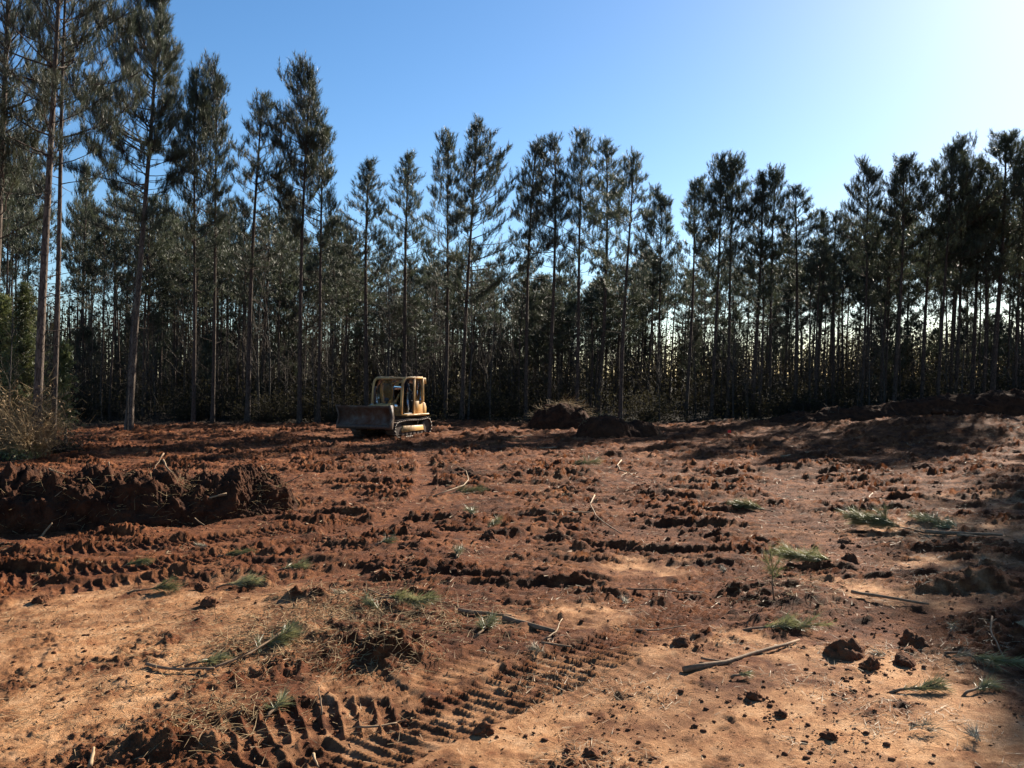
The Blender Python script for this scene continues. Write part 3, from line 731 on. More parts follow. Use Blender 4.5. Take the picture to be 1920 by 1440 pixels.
def berm(name, path, nu, nv, amp, freq, mt, seed, parent=None):
    """long heap: path of (x, y, half width, height); rough broken surface"""
    P = np.array(path, float); t = np.linspace(0, len(P) - 1, nu); k = np.arange(len(P))
    cx, cy, wd, ht = [np.interp(t, k, P[:, i]) for i in range(4)]
    dx, dy = np.gradient(cx), np.gradient(cy); L = np.hypot(dx, dy); dx /= L; dy /= L
    ends = np.sqrt(np.clip(np.minimum(t, (len(P) - 1) - t) / .55, 0, 1))
    V = []
    zb = base_h(cx, cy)
    for i in range(nu):
        for j in range(nv):
            a = math.pi * j / (nv - 1); c, s = math.cos(a), math.sin(a)
            p = Vector((cx[i] + dy[i] * c * wd[i] * ends[i] * 1.0, cy[i] - dx[i] * c * wd[i] * ends[i], zb[i] - .06 + ht[i] * ends[i] * s ** 1.25))
            q = p * freq + Vector((seed * 7.1, 0, 0))
            n = mn.fractal(q, .9, 2.1, 6) + .55 * (1 - 2 * abs(mn.noise(q * .9))) + .45 * mn.noise(q * 3.3) + .45 * abs(mn.noise(q * 6.1)) + .28 * mn.noise(q * 12.5)
            o = Vector((dy[i] * c, -dx[i] * c, s * 1.2)).normalized()
            V.append((p + o * n * amp * (.25 + .75 * s) * ends[i])[:])
    idx = (np.arange(nu - 1)[:, None] * nv + np.arange(nv - 1)[None]).ravel()
    Q = np.stack([idx, idx + 1, idx + nv + 1, idx + nv], -1)[:, ::-1]
    return obj(name, mesh(name, np.array(V), Q, False), mt, parent), (cx, cy, wd, ht, zb)

def tangle(nm, info, n, length, r, mt, parent, seed, lift=1.0, side=None):
    rg = np.random.default_rng(seed); cx, cy, wd, ht, zb = info; m = len(cx)
    i = rg.integers(int(m * .08), int(m * .92), n); a = rg.uniform(.1, math.pi - .1, n) if side is None else rg.uniform(*side, n)
    ang = np.arctan2(np.gradient(cy), np.gradient(cx))[i]
    P = np.stack([cx[i] + np.sin(ang) * np.cos(a) * wd[i] * .95, cy[i] - np.cos(ang) * np.cos(a) * wd[i] * .95, zb[i] + ht[i] * np.sin(a) ** 1.25 * lift], -1)
    mb = MB(); d = unit(rg.normal(0, 1, (n, 3)) * [1, 1, .45] + np.array([.25, -.1, .12])); L = length * rg.uniform(.4, 1.5, n)
    for s in range(3):
        q = P + d * (L / 3)[:, None]; frusta(mb, P, q, r * (1 - .28 * s), r * (.72 - .28 * s), 3); P = q; d = unit(d + rg.normal(0, .28, (n, 3)) + [0, 0, -.08])
    o = mb.build(nm, mt, parent); o['kind'] = 'stuff'; return o

def world_path(lst): return lst
b0 = empty('dirt_berm', (0, 0, 0)); tag(b0, 'long dark berm of pushed clay and roots across the left foreground', 'dirt berm')
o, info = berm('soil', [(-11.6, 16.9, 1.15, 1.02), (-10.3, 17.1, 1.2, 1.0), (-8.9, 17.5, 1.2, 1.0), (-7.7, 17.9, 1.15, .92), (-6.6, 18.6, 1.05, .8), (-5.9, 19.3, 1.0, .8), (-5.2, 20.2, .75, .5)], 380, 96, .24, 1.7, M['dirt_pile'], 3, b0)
tangle('root_tangle', info, 1500, .30, .005, M['pile_twig'], b0, 31)
bk = empty('dirt_bank', (0, 0, 0)); tag(bk, 'shaded bank of heaped soil along the wood at the right', 'dirt bank')
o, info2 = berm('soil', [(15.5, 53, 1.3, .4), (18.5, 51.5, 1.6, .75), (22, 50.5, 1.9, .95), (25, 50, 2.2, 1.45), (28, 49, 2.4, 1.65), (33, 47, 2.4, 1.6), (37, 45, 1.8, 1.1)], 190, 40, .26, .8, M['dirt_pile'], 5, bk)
tangle('root_tangle', info2, 160, .9, .014, M['twig'], bk, 32)
p1 = empty('brush_pile', (0, 0, 0)); tag(p1, 'rounded brush pile with straw-coloured roots before the middle pines', 'brush pile')
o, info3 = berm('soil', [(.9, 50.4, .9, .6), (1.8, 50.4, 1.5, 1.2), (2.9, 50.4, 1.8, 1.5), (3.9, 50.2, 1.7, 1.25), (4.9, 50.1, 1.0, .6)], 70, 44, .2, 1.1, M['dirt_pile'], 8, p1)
tangle('root_tangle', info3, 420, .8, .011, M['pile_twig'], p1, 33, 1.04, (1.25, 2.9))
p2 = empty('dirt_pile', (0, 0, 0)); tag(p2, 'low dark dirt pile in front of the rounded brush pile', 'dirt pile')
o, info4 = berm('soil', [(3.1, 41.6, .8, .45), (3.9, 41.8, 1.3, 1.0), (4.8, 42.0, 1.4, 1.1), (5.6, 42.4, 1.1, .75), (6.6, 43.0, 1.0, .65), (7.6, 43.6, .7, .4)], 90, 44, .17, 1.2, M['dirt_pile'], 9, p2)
tangle('root_tangle', info4, 170, .6, .010, M['pile_twig'], p2, 34, 1.03, (1.3, 2.9))

# ------------------------------------------------------------------ bushes and small trees at the left edge
def foliage_tree(name, label, loc, H, rad, mt, seed, n=520, cat='tree', K=14, group=None):
    rg = np.random.default_rng(seed); t = empty(name, loc); tag(t, label, cat, group)
    tm = MB(); zs = np.linspace(0, H, 7); C = np.stack([.05 * np.sin(zs), .05 * np.cos(zs * 1.3), zs], -1); tube(tm, C, .055 * H / 4 * (1 - .9 * zs / H) + .004, 6, False)
    tm.build('trunk', M['darkbark'], t, True)
    P0, P1, tp, td_ = [], [], [], []
    for k in range(n):
        z = H * rg.uniform(.12, 1) ** .8; r = rad * (1.05 - z / H) ** .7 * rg.uniform(.35, 1.05); a = rg.uniform(0, 6.28)
        r *= .75 + .4 * math.sin(a * 3 + z * 2.2)
        p = np.array([0, 0, max(z - r * .35, .1)]); q = np.array([math.cos(a) * r, math.sin(a) * r, z]); P0.append(p); P1.append(q)
        for s in range(3): tp.append(p + (q - p) * rg.uniform(.55, 1.05) + rg.normal(0, .12, 3)); td_.append((q - p) / max(r, .1) + rg.normal(0, .5, 3) + [0, 0, -.15])
    b = MB(); frusta(b, P0, P1, .012, .004, 3); b.build('branches', M['twig'], t)['kind'] = 'stuff'
    c = MB(); needles(c, tp, td_, K, .16, .6, .022, .16, rg); c.build('crown', mt, t)['kind'] = 'stuff'
    return t
def bush(name, label, loc, H, rad, seed, n=150, leaves=900, group=None, tw='twig', leaf='deadleaf'):
    rg = np.random.default_rng(seed); t = empty(name, loc); tag(t, label, 'bush', group)
    P0, P1, ra, rb, tips = [], [], [], [], []
    for k in range(n):
        a = rg.uniform(0, 6.28); e = rg.uniform(.6, 1.45); L = H * rg.uniform(.5, 1.1); p = np.array([rg.normal(0, rad * .25), rg.normal(0, rad * .25), -.05]); r = .012 * rg.uniform(.6, 1.6)
        for s in range(5):
            d = np.array([math.cos(a) * math.cos(e), math.sin(a) * math.cos(e), math.sin(e)]); q = p + d * L / 5
            P0.append(p); P1.append(q); ra.append(r * (1 - s * .18)); rb.append(r * (.82 - s * .18)); a += rg.normal(0, .3); e -= rg.uniform(-.05, .28)
            for w_ in range(2):
                o = unit(rg.normal(0, 1, 3) + d); x = q + o * L * rg.uniform(.06, .22); P0.append(q); P1.append(x); ra.append(r * .45); rb.append(.002); tips.append(x)
            p = q
    b = MB(); frusta(b, P0, P1, np.array(ra), np.array(rb), 3); b.build('stems', M[tw], t)['kind'] = 'stuff'
    tips = np.array(tips)[rg.integers(0, len(tips), leaves)] + rg.normal(0, .06, (leaves, 3)); d = unit(rg.normal(0, 1, (leaves, 3))) * .09; s = unit(np.cross(d, rg.normal(0, 1, (leaves, 3)))) * .03
    V = np.stack([tips - s, tips + s, tips + d], 1).reshape(-1, 3)
    obj('leaves', mesh('leaves', V, np.arange(len(V)).reshape(-1, 3)), M[leaf], t)['kind'] = 'stuff'
    return t
def foot(px, D, dz=-.03): x = (px - 960) / F * D; return (x, D, zat(x, D) + dz)
foliage_tree('cedar_tree', 'sunlit olive green cedar just left of the thick near trunk', foot(46, 32), 6.2, 1.35, M['cedar'], 61, 520)
foliage_tree('cedar_tree', 'darker cedar cut by the left edge behind the dry bushes', foot(2, 33), 6.0, 1.6, M['cedar'], 62, 520)
bush('dry_bush', 'dry tan bush at the foot of the thick near trunk', foot(52, 29.8), 2.3, 1.0, 63, 200, tw='pile_twig', leaf='straw')
bush('dry_bush', 'tall tangled dry bush cut by the left edge', foot(6, 30.5), 3.2, 1.2, 64, 230, 1300, tw='pile_twig', leaf='straw')
bush('dry_bush', 'small dry bush just right of the two left trunks', foot(118, 31.5), 1.1, .7, 65, 80, 420, tw='twig')
bush('grass_clump', 'low green grass clump at the foot of the thick near trunk', foot(34, 29.2), .5, .9, 66, 120, 700, tw='twig', leaf='cedar')
sh0 = bush('understory_shrub', 'x', (0, 0, -50), 1.8, 1.0, 70, 110, 1500, tw='under')
first = True
for (x, y) in wood_spots(34, 55, 64, 1.5):
    if first: t = sh0; first = False
    else:
        t = sh0.copy(); COL.objects.link(t)
        for ch in sh0.children: c = ch.copy(); COL.objects.link(c); c.parent = t
    k = rg.uniform(.6, 1.7); t.location = (x, y + 1.5 * (x > -8), float(base_h(x, y)) - .03); t.scale = (k * 1.2, k * 1.2, k); t.rotation_euler = (0, 0, rg.uniform(0, 6.28))
    tag(t, 'dark wood-edge shrub ' + sector(x, y), 'bush', 'low shrubs ' + sector(x, y))
foliage_tree('cedar_tree', 'tall olive sapling with thin foliage between the left trunks', foot(120, 36), 4.4, 1.0, M['cedar'], 67, 200)
M['snag'] = bark_mat('sunlit_pale_snag_bark', (.24, .19, .14), (.42, .36, .28))  # bark painted pale for the sunlight on the snag
sn = sapling(SAP[2], foot(238, 43.4), 13.0, 1.0, 'thin pale dead sapling in front of the big bushy pine', None, 'dead_sapling', 'snag', 'snag'); sn.scale = (1.0, 1.0, 13.0 / 9); sn.rotation_euler = (0, R(1.6), 1.0)
sapling(SAP[4], foot(18, 31), 6.5, 2.0, 'crooked bare sapling at the left edge before the dark wood', None, 'bare_sapling', 'snag', 'snag')

# ------------------------------------------------------------------ bulldozer
def box(mb_or_none, x0, x1, y0, y1, z0, z1, bev=.02):
    bm = bmesh.new(); bmesh.ops.create_cube(bm, size=1)
    for v in bm.verts: v.co = Vector(((x0 + x1) / 2 + v.co.x * (x1 - x0), (y0 + y1) / 2 + v.co.y * (y1 - y0), (z0 + z1) / 2 + v.co.z * (z1 - z0)))
    if bev: bmesh.ops.bevel(bm, geom=bm.edges[:], offset=bev, segments=2, affect='EDGES', profile=.6)
    bm_to(mb_or_none, bm)
def prism(mb, prof, y0, y1, bev=.015):
    """profile in x, z extruded from y0 to y1"""
    bm = bmesh.new(); a = [bm.verts.new((x, y0, z)) for x, z in prof]; b = [bm.verts.new((x, y1, z)) for x, z in prof]; n = len(prof)
    bm.faces.new(a); bm.faces.new(b[::-1])
    for i in range(n): bm.faces.new((a[i], b[i], b[(i + 1) % n], a[(i + 1) % n]))
    bmesh.ops.recalc_face_normals(bm, faces=bm.faces[:])
    if bev: bmesh.ops.bevel(bm, geom=bm.edges[:], offset=bev, segments=1, affect='EDGES')
    bm_to(mb, bm)
def bm_to(mb, bm):
    bmesh.ops.triangulate(bm, faces=bm.faces[:]); bm.verts.index_update()
    mb.add([v.co[:] for v in bm.verts], T=np.array([[v.index for v in f.verts] for f in bm.faces])); bm.free()
def disc(mb, c, r, y0, y1, k=20):
    tube(mb, [(c[0], y0, c[1]), (c[0], y0 + .001, c[1]), (c[0], y1 - .001, c[1]), (c[0], y1, c[1])], [r * .86, r, r, r * .86], k, True)

def paint_mat(name, col, dirt, amt):
    m, n, p = mat(name, .5, .4)
    co = n.nodes.new('ShaderNodeTexCoord').outputs['Object']
    t = noise_node(n, 2.2, 8, .7, co); r = ramp(n, [(amt - .12, dirt), (amt + .1, col)]); n.links.new(t.outputs['Fac'], r.inputs['Fac'])
    n.links.new(r.outputs['Color'], p.inputs['Base Color'])
    rr = ramp(n, [(amt - .12, (.95, .95, .95)), (amt + .1, (.42, .42, .42))]); n.links.new(t.outputs['Fac'], rr.inputs['Fac']); n.links.new(rr.outputs['Color'], p.inputs['Roughness'])
    bump(n, p, noise_node(n, 18, 4, .6, co).outputs['Fac'], .2, .01)
    return m
M['yellow'] = paint_mat('faded_yellow_paint', (.54, .30, .095), (.17, .085, .042), .45)
M['muddy'] = paint_mat('muddy_blade_steel', (.095, .068, .052), (.075, .030, .015), .52)
M['black'] = simple('black_rubber_trim', (.012, .012, .013), (.03, .03, .03), 6, .6, .4, .1)
M['steel'] = simple('worn_track_steel', (.035, .027, .022), (.12, .065, .042), 9, .6, .5, .5, .01, .3)
m, n, p = mat('cab_glass', .01, .4); p.inputs['Base Color'].default_value = (.93, .95, .95, 1); p.inputs['Transmission Weight'].default_value = 1.0; p.inputs['IOR'].default_value = 1.15; M['glass'] = m
m, n, p = mat('chrome_lamp', .12, .8); p.inputs['Base Color'].default_value = (.9, .88, .82, 1); p.inputs['Metallic'].default_value = .9; M['lamp'] = m

TH = R(26)
DZ = empty('bulldozer'); DX, DY = -5.85, 41.6
DZ.location = (DX, DY, float(base_h(DX, DY)) + .02)
DZ.rotation_euler = (0, 0, math.atan2(-math.cos(TH), -math.sin(TH)))
tag(DZ, 'muddy faded yellow bulldozer with raised blade and glazed cab', 'bulldozer')
def part(name, mt, fn, parent=None, smooth=False):
    mb = MB(); fn(mb); return mb.build(name, M[mt], parent or DZ, smooth)
# tracks
def loop_pts(n):
    xf, xr, rf, rr_ = 1.22, -1.22, .36, .40
    segs = []
    out = []
    Ltop = xf - xr; per = 2 * Ltop + math.pi * (rf + rr_); 
    for k in range(n):
        s = per * k / n
        if s < Ltop: f = s / Ltop; x = xr + s; z = (rr_ * 2) * (1 - f) + (rf * 2) * f + .03 * -math.sin(f * math.pi * 2.0) ; a = 0
        elif s < Ltop + math.pi * rf: q = (s - Ltop) / rf; x = xf + math.sin(q) * rf; z = rf + math.cos(q) * rf; a = q
        elif s < 2 * Ltop + math.pi * rf: x = xf - (s - Ltop - math.pi * rf); z = 0; a = math.pi
        else: q = (s - 2 * Ltop - math.pi * rf) / rr_; x = xr - math.sin(q) * rr_; z = rr_ - math.cos(q) * rr_; a = math.pi + q
        out.append((x, z + .06, a))
    return out
def track_fn(yc):
    def f(mb):
        for (x, z, a) in loop_pts(44):
            t = MB(); box(t, -.078, .078, -.27, .27, -.02, .02, 0); box(t, .045, .065, -.27, .27, .02, .075, 0)
            V = np.concatenate(t.V); T = np.concatenate(t.T); c, s = math.cos(a), math.sin(a)
            V = np.stack([V[:, 0] * c + V[:, 2] * s + x, V[:, 1] + yc, -V[:, 0] * s + V[:, 2] * c + z], -1); mb.add(V, T=T)
    return f
for sgn in (1, -1):
    tr = part('track', 'steel', track_fn(sgn * .98))
    part('sprocket', 'steel', lambda mb: disc(mb, (-1.22, .46), .33, sgn * .98 - .1, sgn * .98 + .2), tr, True)
    part('idler', 'steel', lambda mb: disc(mb, (1.22, .42), .29, sgn * .98 - .12, sgn * .98 + .18), tr, True)
    part('track_frame', 'yellow', lambda mb: prism(mb, [(-.98, .30), (-.9, .54), (.85, .58), (1.0, .36), (.9, .27)], sgn * .98 - .12, sgn * .98 + sgn * .0 + .22 * (1 if sgn > 0 else .5)), tr)
    def rol(mb):
        for k in range(6): disc(mb, (-.82 + k * .33, .2), .11, sgn * .98 - .14, sgn * .98 + .19, 12)
    part('rollers', 'steel', rol, tr, True)
# hull, hood
part('hull', 'muddy', lambda mb: box(mb, -1.55, 1.35, -.66, .66, .42, 1.02, .04))
part('fender', 'yellow', lambda mb: (box(mb, -1.45, .55, .60, 1.22, 1.02, 1.10, .02), box(mb, -1.45, .55, -1.22, -.60, 1.02, 1.10, .02)))
hood = part('engine_hood', 'yellow', lambda mb: prism(mb, [(.42, 1.0), (.42, 1.62), (.7, 1.64), (1.72, 1.5), (1.82, 1.38), (1.82, .72), (1.3, .72)], -.50, .50, .05))
def grille(mb):
    for k in range(7): box(mb, 1.825, 1.85, -.42, .42, .82 + k * .075, .86 + k * .075, .005)
part('grille', 'black', grille, hood)
part('exhaust_stack', 'steel', lambda mb: tube(mb, [(1.05, -.30, 1.5), (1.05, -.30, 2.18), (1.04, -.30, 2.34), (.96, -.30, 2.44)], .055, 10), hood, True)
part('precleaner', 'black', lambda mb: (tube(mb, [(.8, .22, 1.55), (.8, .22, 1.72)], .06, 10), tube(mb, [(.8, .22, 1.72), (.8, .22, 1.74), (.8, .22, 1.86), (.8, .22, 1.9)], [.07, .12, .12, .05], 14)), hood, True)
for sgn in (1, -1):
    part('glint_headlight', 'lamp', lambda mb: tube(mb, [(.62, sgn * .66, 1.5), (.64, sgn * .66, 1.5), (.76, sgn * .66, 1.5)], [.05, .1, .11], 14), hood, True)  # bright chrome lamps added where the sun glints on the hood
# cab: half width .85, from x = -1.35 (rear) to .45 (front)
W2 = .84
lower = part('cab_lower_panel', 'yellow', lambda mb: (prism(mb, [(-1.42, 1.08), (-1.42, 1.70), (-.62, 1.72), (-.62, 1.08)], W2 - .05, W2 + .01), prism(mb, [(-1.42, 1.08), (-1.42, 1.70), (-.62, 1.72), (-.62, 1.08)], -W2 - .01, -W2 + .05),
     box(mb, -1.47, -1.42, -W2, W2, 1.08, 1.74, .015), prism(mb, [(.30, 1.05), (.40, 1.5), (.46, 1.5), (.46, 1.05)], -W2 + .04, W2 - .04)))
part('fuel_tank', 'yellow', lambda mb: prism(mb, [(-1.48, .95), (-1.48, 1.66), (-1.78, 1.62), (-1.9, 1.4), (-1.9, .95)], -.80, .80, .05))
part('roof', 'yellow', lambda mb: prism(mb, [(-1.46, 2.78), (-1.46, 2.86), (-1.2, 2.90), (.05, 2.90), (.22, 2.86), (.24, 2.78)], -W2 + .03, W2 - .03, .03))
for sgn in (1, -1):
    y = sgn * W2
    part('front_post', 'yellow', lambda mb: tube(mb, [(.48, y, 1.08), (.47, y, 1.6), (.42, y, 2.2), (.36, y, 2.55), (.26, y, 2.74), (.08, y, 2.85), (-.3, y, 2.87), (-1.38, y, 2.86)], .062, 10), None, True)
    part('door_post', 'yellow', lambda mb: prism(mb, [(-.66, 1.08), (-.72, 2.86), (-.60, 2.86), (-.54, 1.08)], y - .05, y + .05, .015))
    part('rear_post', 'yellow', lambda mb: prism(mb, [(-1.50, 1.66), (-1.50, 2.86), (-1.36, 2.86), (-1.30, 1.66)], y - .055, y + .055, .015))
    dr = part('door', 'black', lambda mb: [tube(mb, q, .028, 6) for q in ([(-.5, y, 1.12), (.25, y, 1.12), (.38, y, 1.55), (.33, y, 2.3), (.2, y, 2.66), (0, y, 2.78), (-.56, y, 2.78), (-.5, y, 1.12)],)])
    part('door_glass', 'glass', lambda mb: prism(mb, [(-.5, 1.12), (.25, 1.12), (.38, 1.55), (.33, 2.3), (.2, 2.66), (0, 2.78), (-.56, 2.78)], y - .006, y + .006, 0), dr)
    part('door_handle', 'black', lambda mb: box(mb, -.44, -.3, y + sgn * .03, y + sgn * .06, 1.72, 1.76, .008), dr)
    part('side_window', 'glass', lambda mb: prism(mb, [(-1.32, 1.74), (-1.37, 2.76), (-.74, 2.76), (-.68, 1.74)], y - .006, y + .006, 0))
part('windshield', 'glass', lambda mb: prism(mb, [(.44, 1.52), (.36, 2.5), (.26, 2.72), (.27, 2.74), (.375, 2.5), (.455, 1.52)], -W2 + .07, W2 - .07, 0))
part('rear_window', 'glass', lambda mb: box(mb, -1.455, -1.445, -W2 + .1, W2 - .1, 1.78, 2.74, 0))
part('rear_lamp_bracket', 'yellow', lambda mb: prism(mb, [(-1.46, 2.86), (-1.74, 2.86), (-1.78, 2.55), (-1.68, 2.55), (-1.62, 2.72), (-1.46, 2.74)], .35, .86, .02))
def seat(mb): box(mb, -1.0, -.45, -.28, .28, 1.18, 1.42, .05); box(mb, -1.12, -.96, -.27, .27, 1.38, 2.12, .05)
part('operator_seat', 'black', seat)
part('console', 'black', lambda mb: box(mb, .05, .35, -.3, .3, 1.1, 1.6, .04))
# blade
bl = empty('blade'); bl.parent = DZ
bl.location = (2.28, 0, 0); bl.rotation_euler = (0, 0, R(4))
prof = []
for k in range(9):
    a = k / 8; prof.append((.18 - .42 * math.sin(a * math.pi) * .62 + .10 * a - .02, .66 + a * .92))
full = prof + [(x - .055, z) for x, z in prof[::-1]]
def moldboard(mb): prism(mb, full, -1.40, 1.40, 0)
part('moldboard', 'muddy', moldboard, bl)
part('cutting_edge', 'steel', lambda mb: prism(mb, [(.17, .50), (.215, .50), (.20, .70), (.155, .70)], -1.42, 1.42, 0), bl)
for sgn in (1, -1):
    part('end_plate', 'muddy', lambda mb: prism(mb, [(.20, .5), (.18, .72), (.02, 1.1), (.26, 1.60), (-.14, 1.60), (-.26, 1.0), (-.12, .5)], sgn * 1.415 - .02, sgn * 1.415 + .02, 0), bl)
part('push_frame', 'muddy', lambda mb: [tube(mb, q, .09, 8) for q in ([(-.2, .6, .75), (-1.0, .62, .6), (-2.1, .62, .55)], [(-.2, -.6, .75), (-1.0, -.62, .6), (-2.1, -.62, .55)])], bl)
for sgn in (1, -1):
    lc = part('lift_cylinder', 'black', lambda mb: tube(mb, [(-.75, sgn * .58, 1.45), (-.4, sgn * .56, 1.15)], .06, 10), bl, True)
    part('piston_rod', 'lamp', lambda mb: tube(mb, [(-.4, sgn * .56, 1.15), (-.12, sgn * .55, .88)], .03, 8), lc, True)

# operator: one continuous skinned figure, seated
def operator():
    J = {'pel': (0, 0, 0, .15), 'wai': (.02, 0, .2, .14), 'che': (.03, 0, .42, .17), 'nec': (.05, 0, .56, .065), 'hd0': (.07, 0, .64, .085), 'hd1': (.08, 0, .74, .10), 'hd2': (.075, 0, .83, .075),
         'nose': (.18, 0, .72, .016)}
    E = [('pel', 'wai'), ('wai', 'che'), ('che', 'nec'), ('nec', 'hd0'), ('hd0', 'hd1'), ('hd1', 'hd2'), ('hd1', 'nose')]
    for s, n_ in ((1, 'l'), (-1, 'r')):
        J.update({'sh' + n_: (.02, s * .2, .48, .075), 'el' + n_: (.14, s * .27, .22, .05), 'wr' + n_: (.38, s * .2, .24, .034), 'ha' + n_: (.46, s * .18, .25, .036), 'f1' + n_: (.53, s * .20, .245, .012), 'f2' + n_: (.54, s * .18, .25, .012), 'f3' + n_: (.535, s * .16, .25, .012), 'th' + n_: (.47, s * .13, .27, .013),
                  'hi' + n_: (.06, s * .11, -.02, .11), 'kn' + n_: (.46, s * .14, .04, .075), 'an' + n_: (.52, s * .14, -.36, .05), 'to' + n_: (.68, s * .15, -.4, .045)})
        E += [('che', 'sh' + n_), ('sh' + n_, 'el' + n_), ('el' + n_, 'wr' + n_), ('wr' + n_, 'ha' + n_), ('ha' + n_, 'f1' + n_), ('ha' + n_, 'f2' + n_), ('ha' + n_, 'f3' + n_), ('ha' + n_, 'th' + n_), ('pel', 'hi' + n_), ('hi' + n_, 'kn' + n_), ('kn' + n_, 'an' + n_), ('an' + n_, 'to' + n_)]
    keys = list(J); me = bpy.data.meshes.new('person'); me.from_pydata([J[k][:3] for k in keys], [(keys.index(a), keys.index(b)) for a, b in E], [])
    o = bpy.data.objects.new('person', me); COL.objects.link(o)
    sk = o.modifiers.new('skin', 'SKIN'); su = o.modifiers.new('sub', 'SUBSURF'); su.levels = 2; su.render_levels = 2
    for k, v in zip(keys, me.skin_vertices[0].data): v.radius = (J[k][3], J[k][3]); v.use_root = (k == 'pel')
    bpy.context.view_layer.update()
    ev = o.evaluated_get(bpy.context.evaluated_depsgraph_get()); m2 = bpy.data.meshes.new_from_object(ev); m2.name = 'person'
    bpy.data.objects.remove(o); 
    for mt in (simple('pale_work_shirt', (.42, .46, .52), (.6, .63, .68), 12, .9, .1, .3), simple('blue_work_trousers', (.03, .04, .07), (.06, .075, .12), 12, .9, .1, .3), simple('ruddy_skin', (.42, .20, .14), (.55, .28, .20), 20, .55, .3, .1)): m2.materials.append(mt)
    for f in m2.polygons:
        c = f.center; f.use_smooth = True
        f.material_index = 2 if c.z > .585 or (c.x > .36 and c.z > .13) else (1 if c.z < .03 or (c.x > .15 and c.z < .13) else 0)
    p = obj('person', m2); h = MB()
    V, T = ICO2; V = V * [.112, .1, .10]; V = V[:, :]; h.add(V + [.065, 0, .79], T=T[(V[T].mean(1)[:, 2] > -.01)]); box(h, .1, .24, -.07, .07, .79, .8, 0)
    h.build('cap', simple('red_cap_cloth', (.28, .03, .03), (.36, .05, .04), 10, .9, .1, .2), p, True)
    q = DZ.matrix_world if False else Matrix.Translation(DZ.location) @ Matrix.Rotation(DZ.rotation_euler.z, 4, 'Z')
    p.matrix_world = q @ Matrix.Translation((-.74, 0, 1.5))
    tag(p, 'operator in pale shirt and red cap seated in the bulldozer cab', 'person')
operator()

# ------------------------------------------------------------------ sticks and roots
def stick(p0, p1, r, label, mt='wood', bend=.06, seed=0, name='stick', fork=0, n=8):
    rg = np.random.default_rng(seed + 900); a, b = np.array(p0), np.array(p1); L = np.linalg.norm(b - a); t = np.linspace(0, 1, n)[:, None]
    w_ = unit(np.cross(b - a, [0, 0, 1.0]) + 1e-6); P = a + (b - a) * t + w_ * bend * L * (np.sin(t * math.pi * rg.uniform(.8, 1.6))) + rg.normal(0, .012 * L, (n, 3)) * np.sin(t * math.pi) * [1, 1, .4]
    o = empty(name, tuple(P[0])); P = P - P[0]; r = r * (.78 if mt == 'palewood' else .9)
    mb = MB(); tube(mb, P, r * (1.05 - .5 * t[:, 0]) * (1 + rg.normal(0, .07, n)), 8); mb.build('stem', M[mt], o, True)
    for k in range(fork):
        i = rg.integers(n // 3, n - 2); d = unit(unit(P[-1]) + rg.normal(0, .6, 3)); d[2] = abs(d[2]) * .5; q = [P[i] + d * L * .3 * s + rg.normal(0, .02 * L, 3) * s for s in (0, .5, 1)]
        mb = MB(); tube(mb, q, [r * .5, r * .4, r * .2], 6); mb.build('side_branch', M[mt], o, True)
    return tag(o, label, 'stick')
def G(px, py, up=.03): v = gp(px, py); return (v.x, v.y, v.z + up)
stick(G(1282, 1262), G(1506, 1204), .032, 'long pale stick lying on the tan soil at lower right', 'wood', .03, 1)
stick(G(945, 1164), G(1040, 1184), .05, 'thick short log near the middle of the foreground', 'wood', .01, 2)
stick(G(860, 1150), G(960, 1158), .03, 'thin branch lying just left of the thick short log', 'wood', .05, 3)
stick(G(1596, 1124, .06), G(1742, 1142, .06), .026, 'straight dark stick on the clay in front of the big pine bough', 'wood', .01, 4)
stick(G(1735, 1003, .05), G(1880, 1009, .05), .045, 'dark log lying right of the big pine bough', 'wood', .01, 5)
stick(G(1795, 1018), G(1845, 1020), .03, 'short dark log below the longer log at right', 'wood', .01, 6)
stick(G(275, 1250), G(395, 1264), .02, 'long dark curved branch on the left tan soil', 'wood', .08, 7, fork=1)
stick(G(388, 1262), G(545, 1205, .12), .018, 'thin branch rising beside the pale grass tuft at left', 'wood', .05, 8, fork=1)
stick(G(690, 1108), G(830, 1148, .08), .018, 'arched thin branch over the pine debris left of centre', 'wood', .06, 9, fork=1)
stick(G(812, 936), G(842, 893, .35), .022, 'crooked pale yellow root standing in the mid clearing', 'palewood', .18, 10, fork=2)
stick(G(1115, 964, .3), G(1155, 1008), .020, 'pale crooked root slanting up in the mid clearing', 'palewood', .08, 11, fork=1)
stick(G(1058, 967), G(1152, 966), .022, 'straight pale stick lying left of the slanting crooked root', 'palewood', .02, 12)
stick(G(1165, 872), G(1205, 903), .03, 'thin branch lying in the far clearing below the dirt pile', 'palewood', .1, 13, fork=2)
stick(G(1612, 947), G(1638, 934, .1), .03, 'short pale broken stick in the right clearing', 'palewood', .02, 14)
stick(G(1013, 845), G(1048, 838), .03, 'short curved pale root left in the far clearing', 'palewood', .2, 15)
stick(G(1055, 852), G(1078, 849), .03, 'small arched pale root beside the short curved one', 'palewood', .45, 16)
stick(G(960, 826), G(998, 818), .03, 'thin pale stick lying left of the low dark dirt pile', 'palewood', .04, 17)
stick(G(1465, 860), G(1520, 850), .028, 'thin pale stick lying in the far right clearing', 'palewood', .03, 18)
stick(G(603, 1342, .0), G(599, 1322, .18), .009, 'thin upright stake beside the deep track imprint', 'wood', .02, 19)
stick(G(588, 1418), G(597, 1442, .02), .014, 'short pale stick end at the bottom edge left of centre', 'palewood', .02, 20)
stick(G(168, 1445), G(176, 1422, .05), .022, 'short pale broken stub at the bottom left', 'palewood', .02, 21)
stick(G(670, 1362), G(745, 1352), .014, 'thin pale twig lying across the deep track imprint', 'palewood', .06, 22)
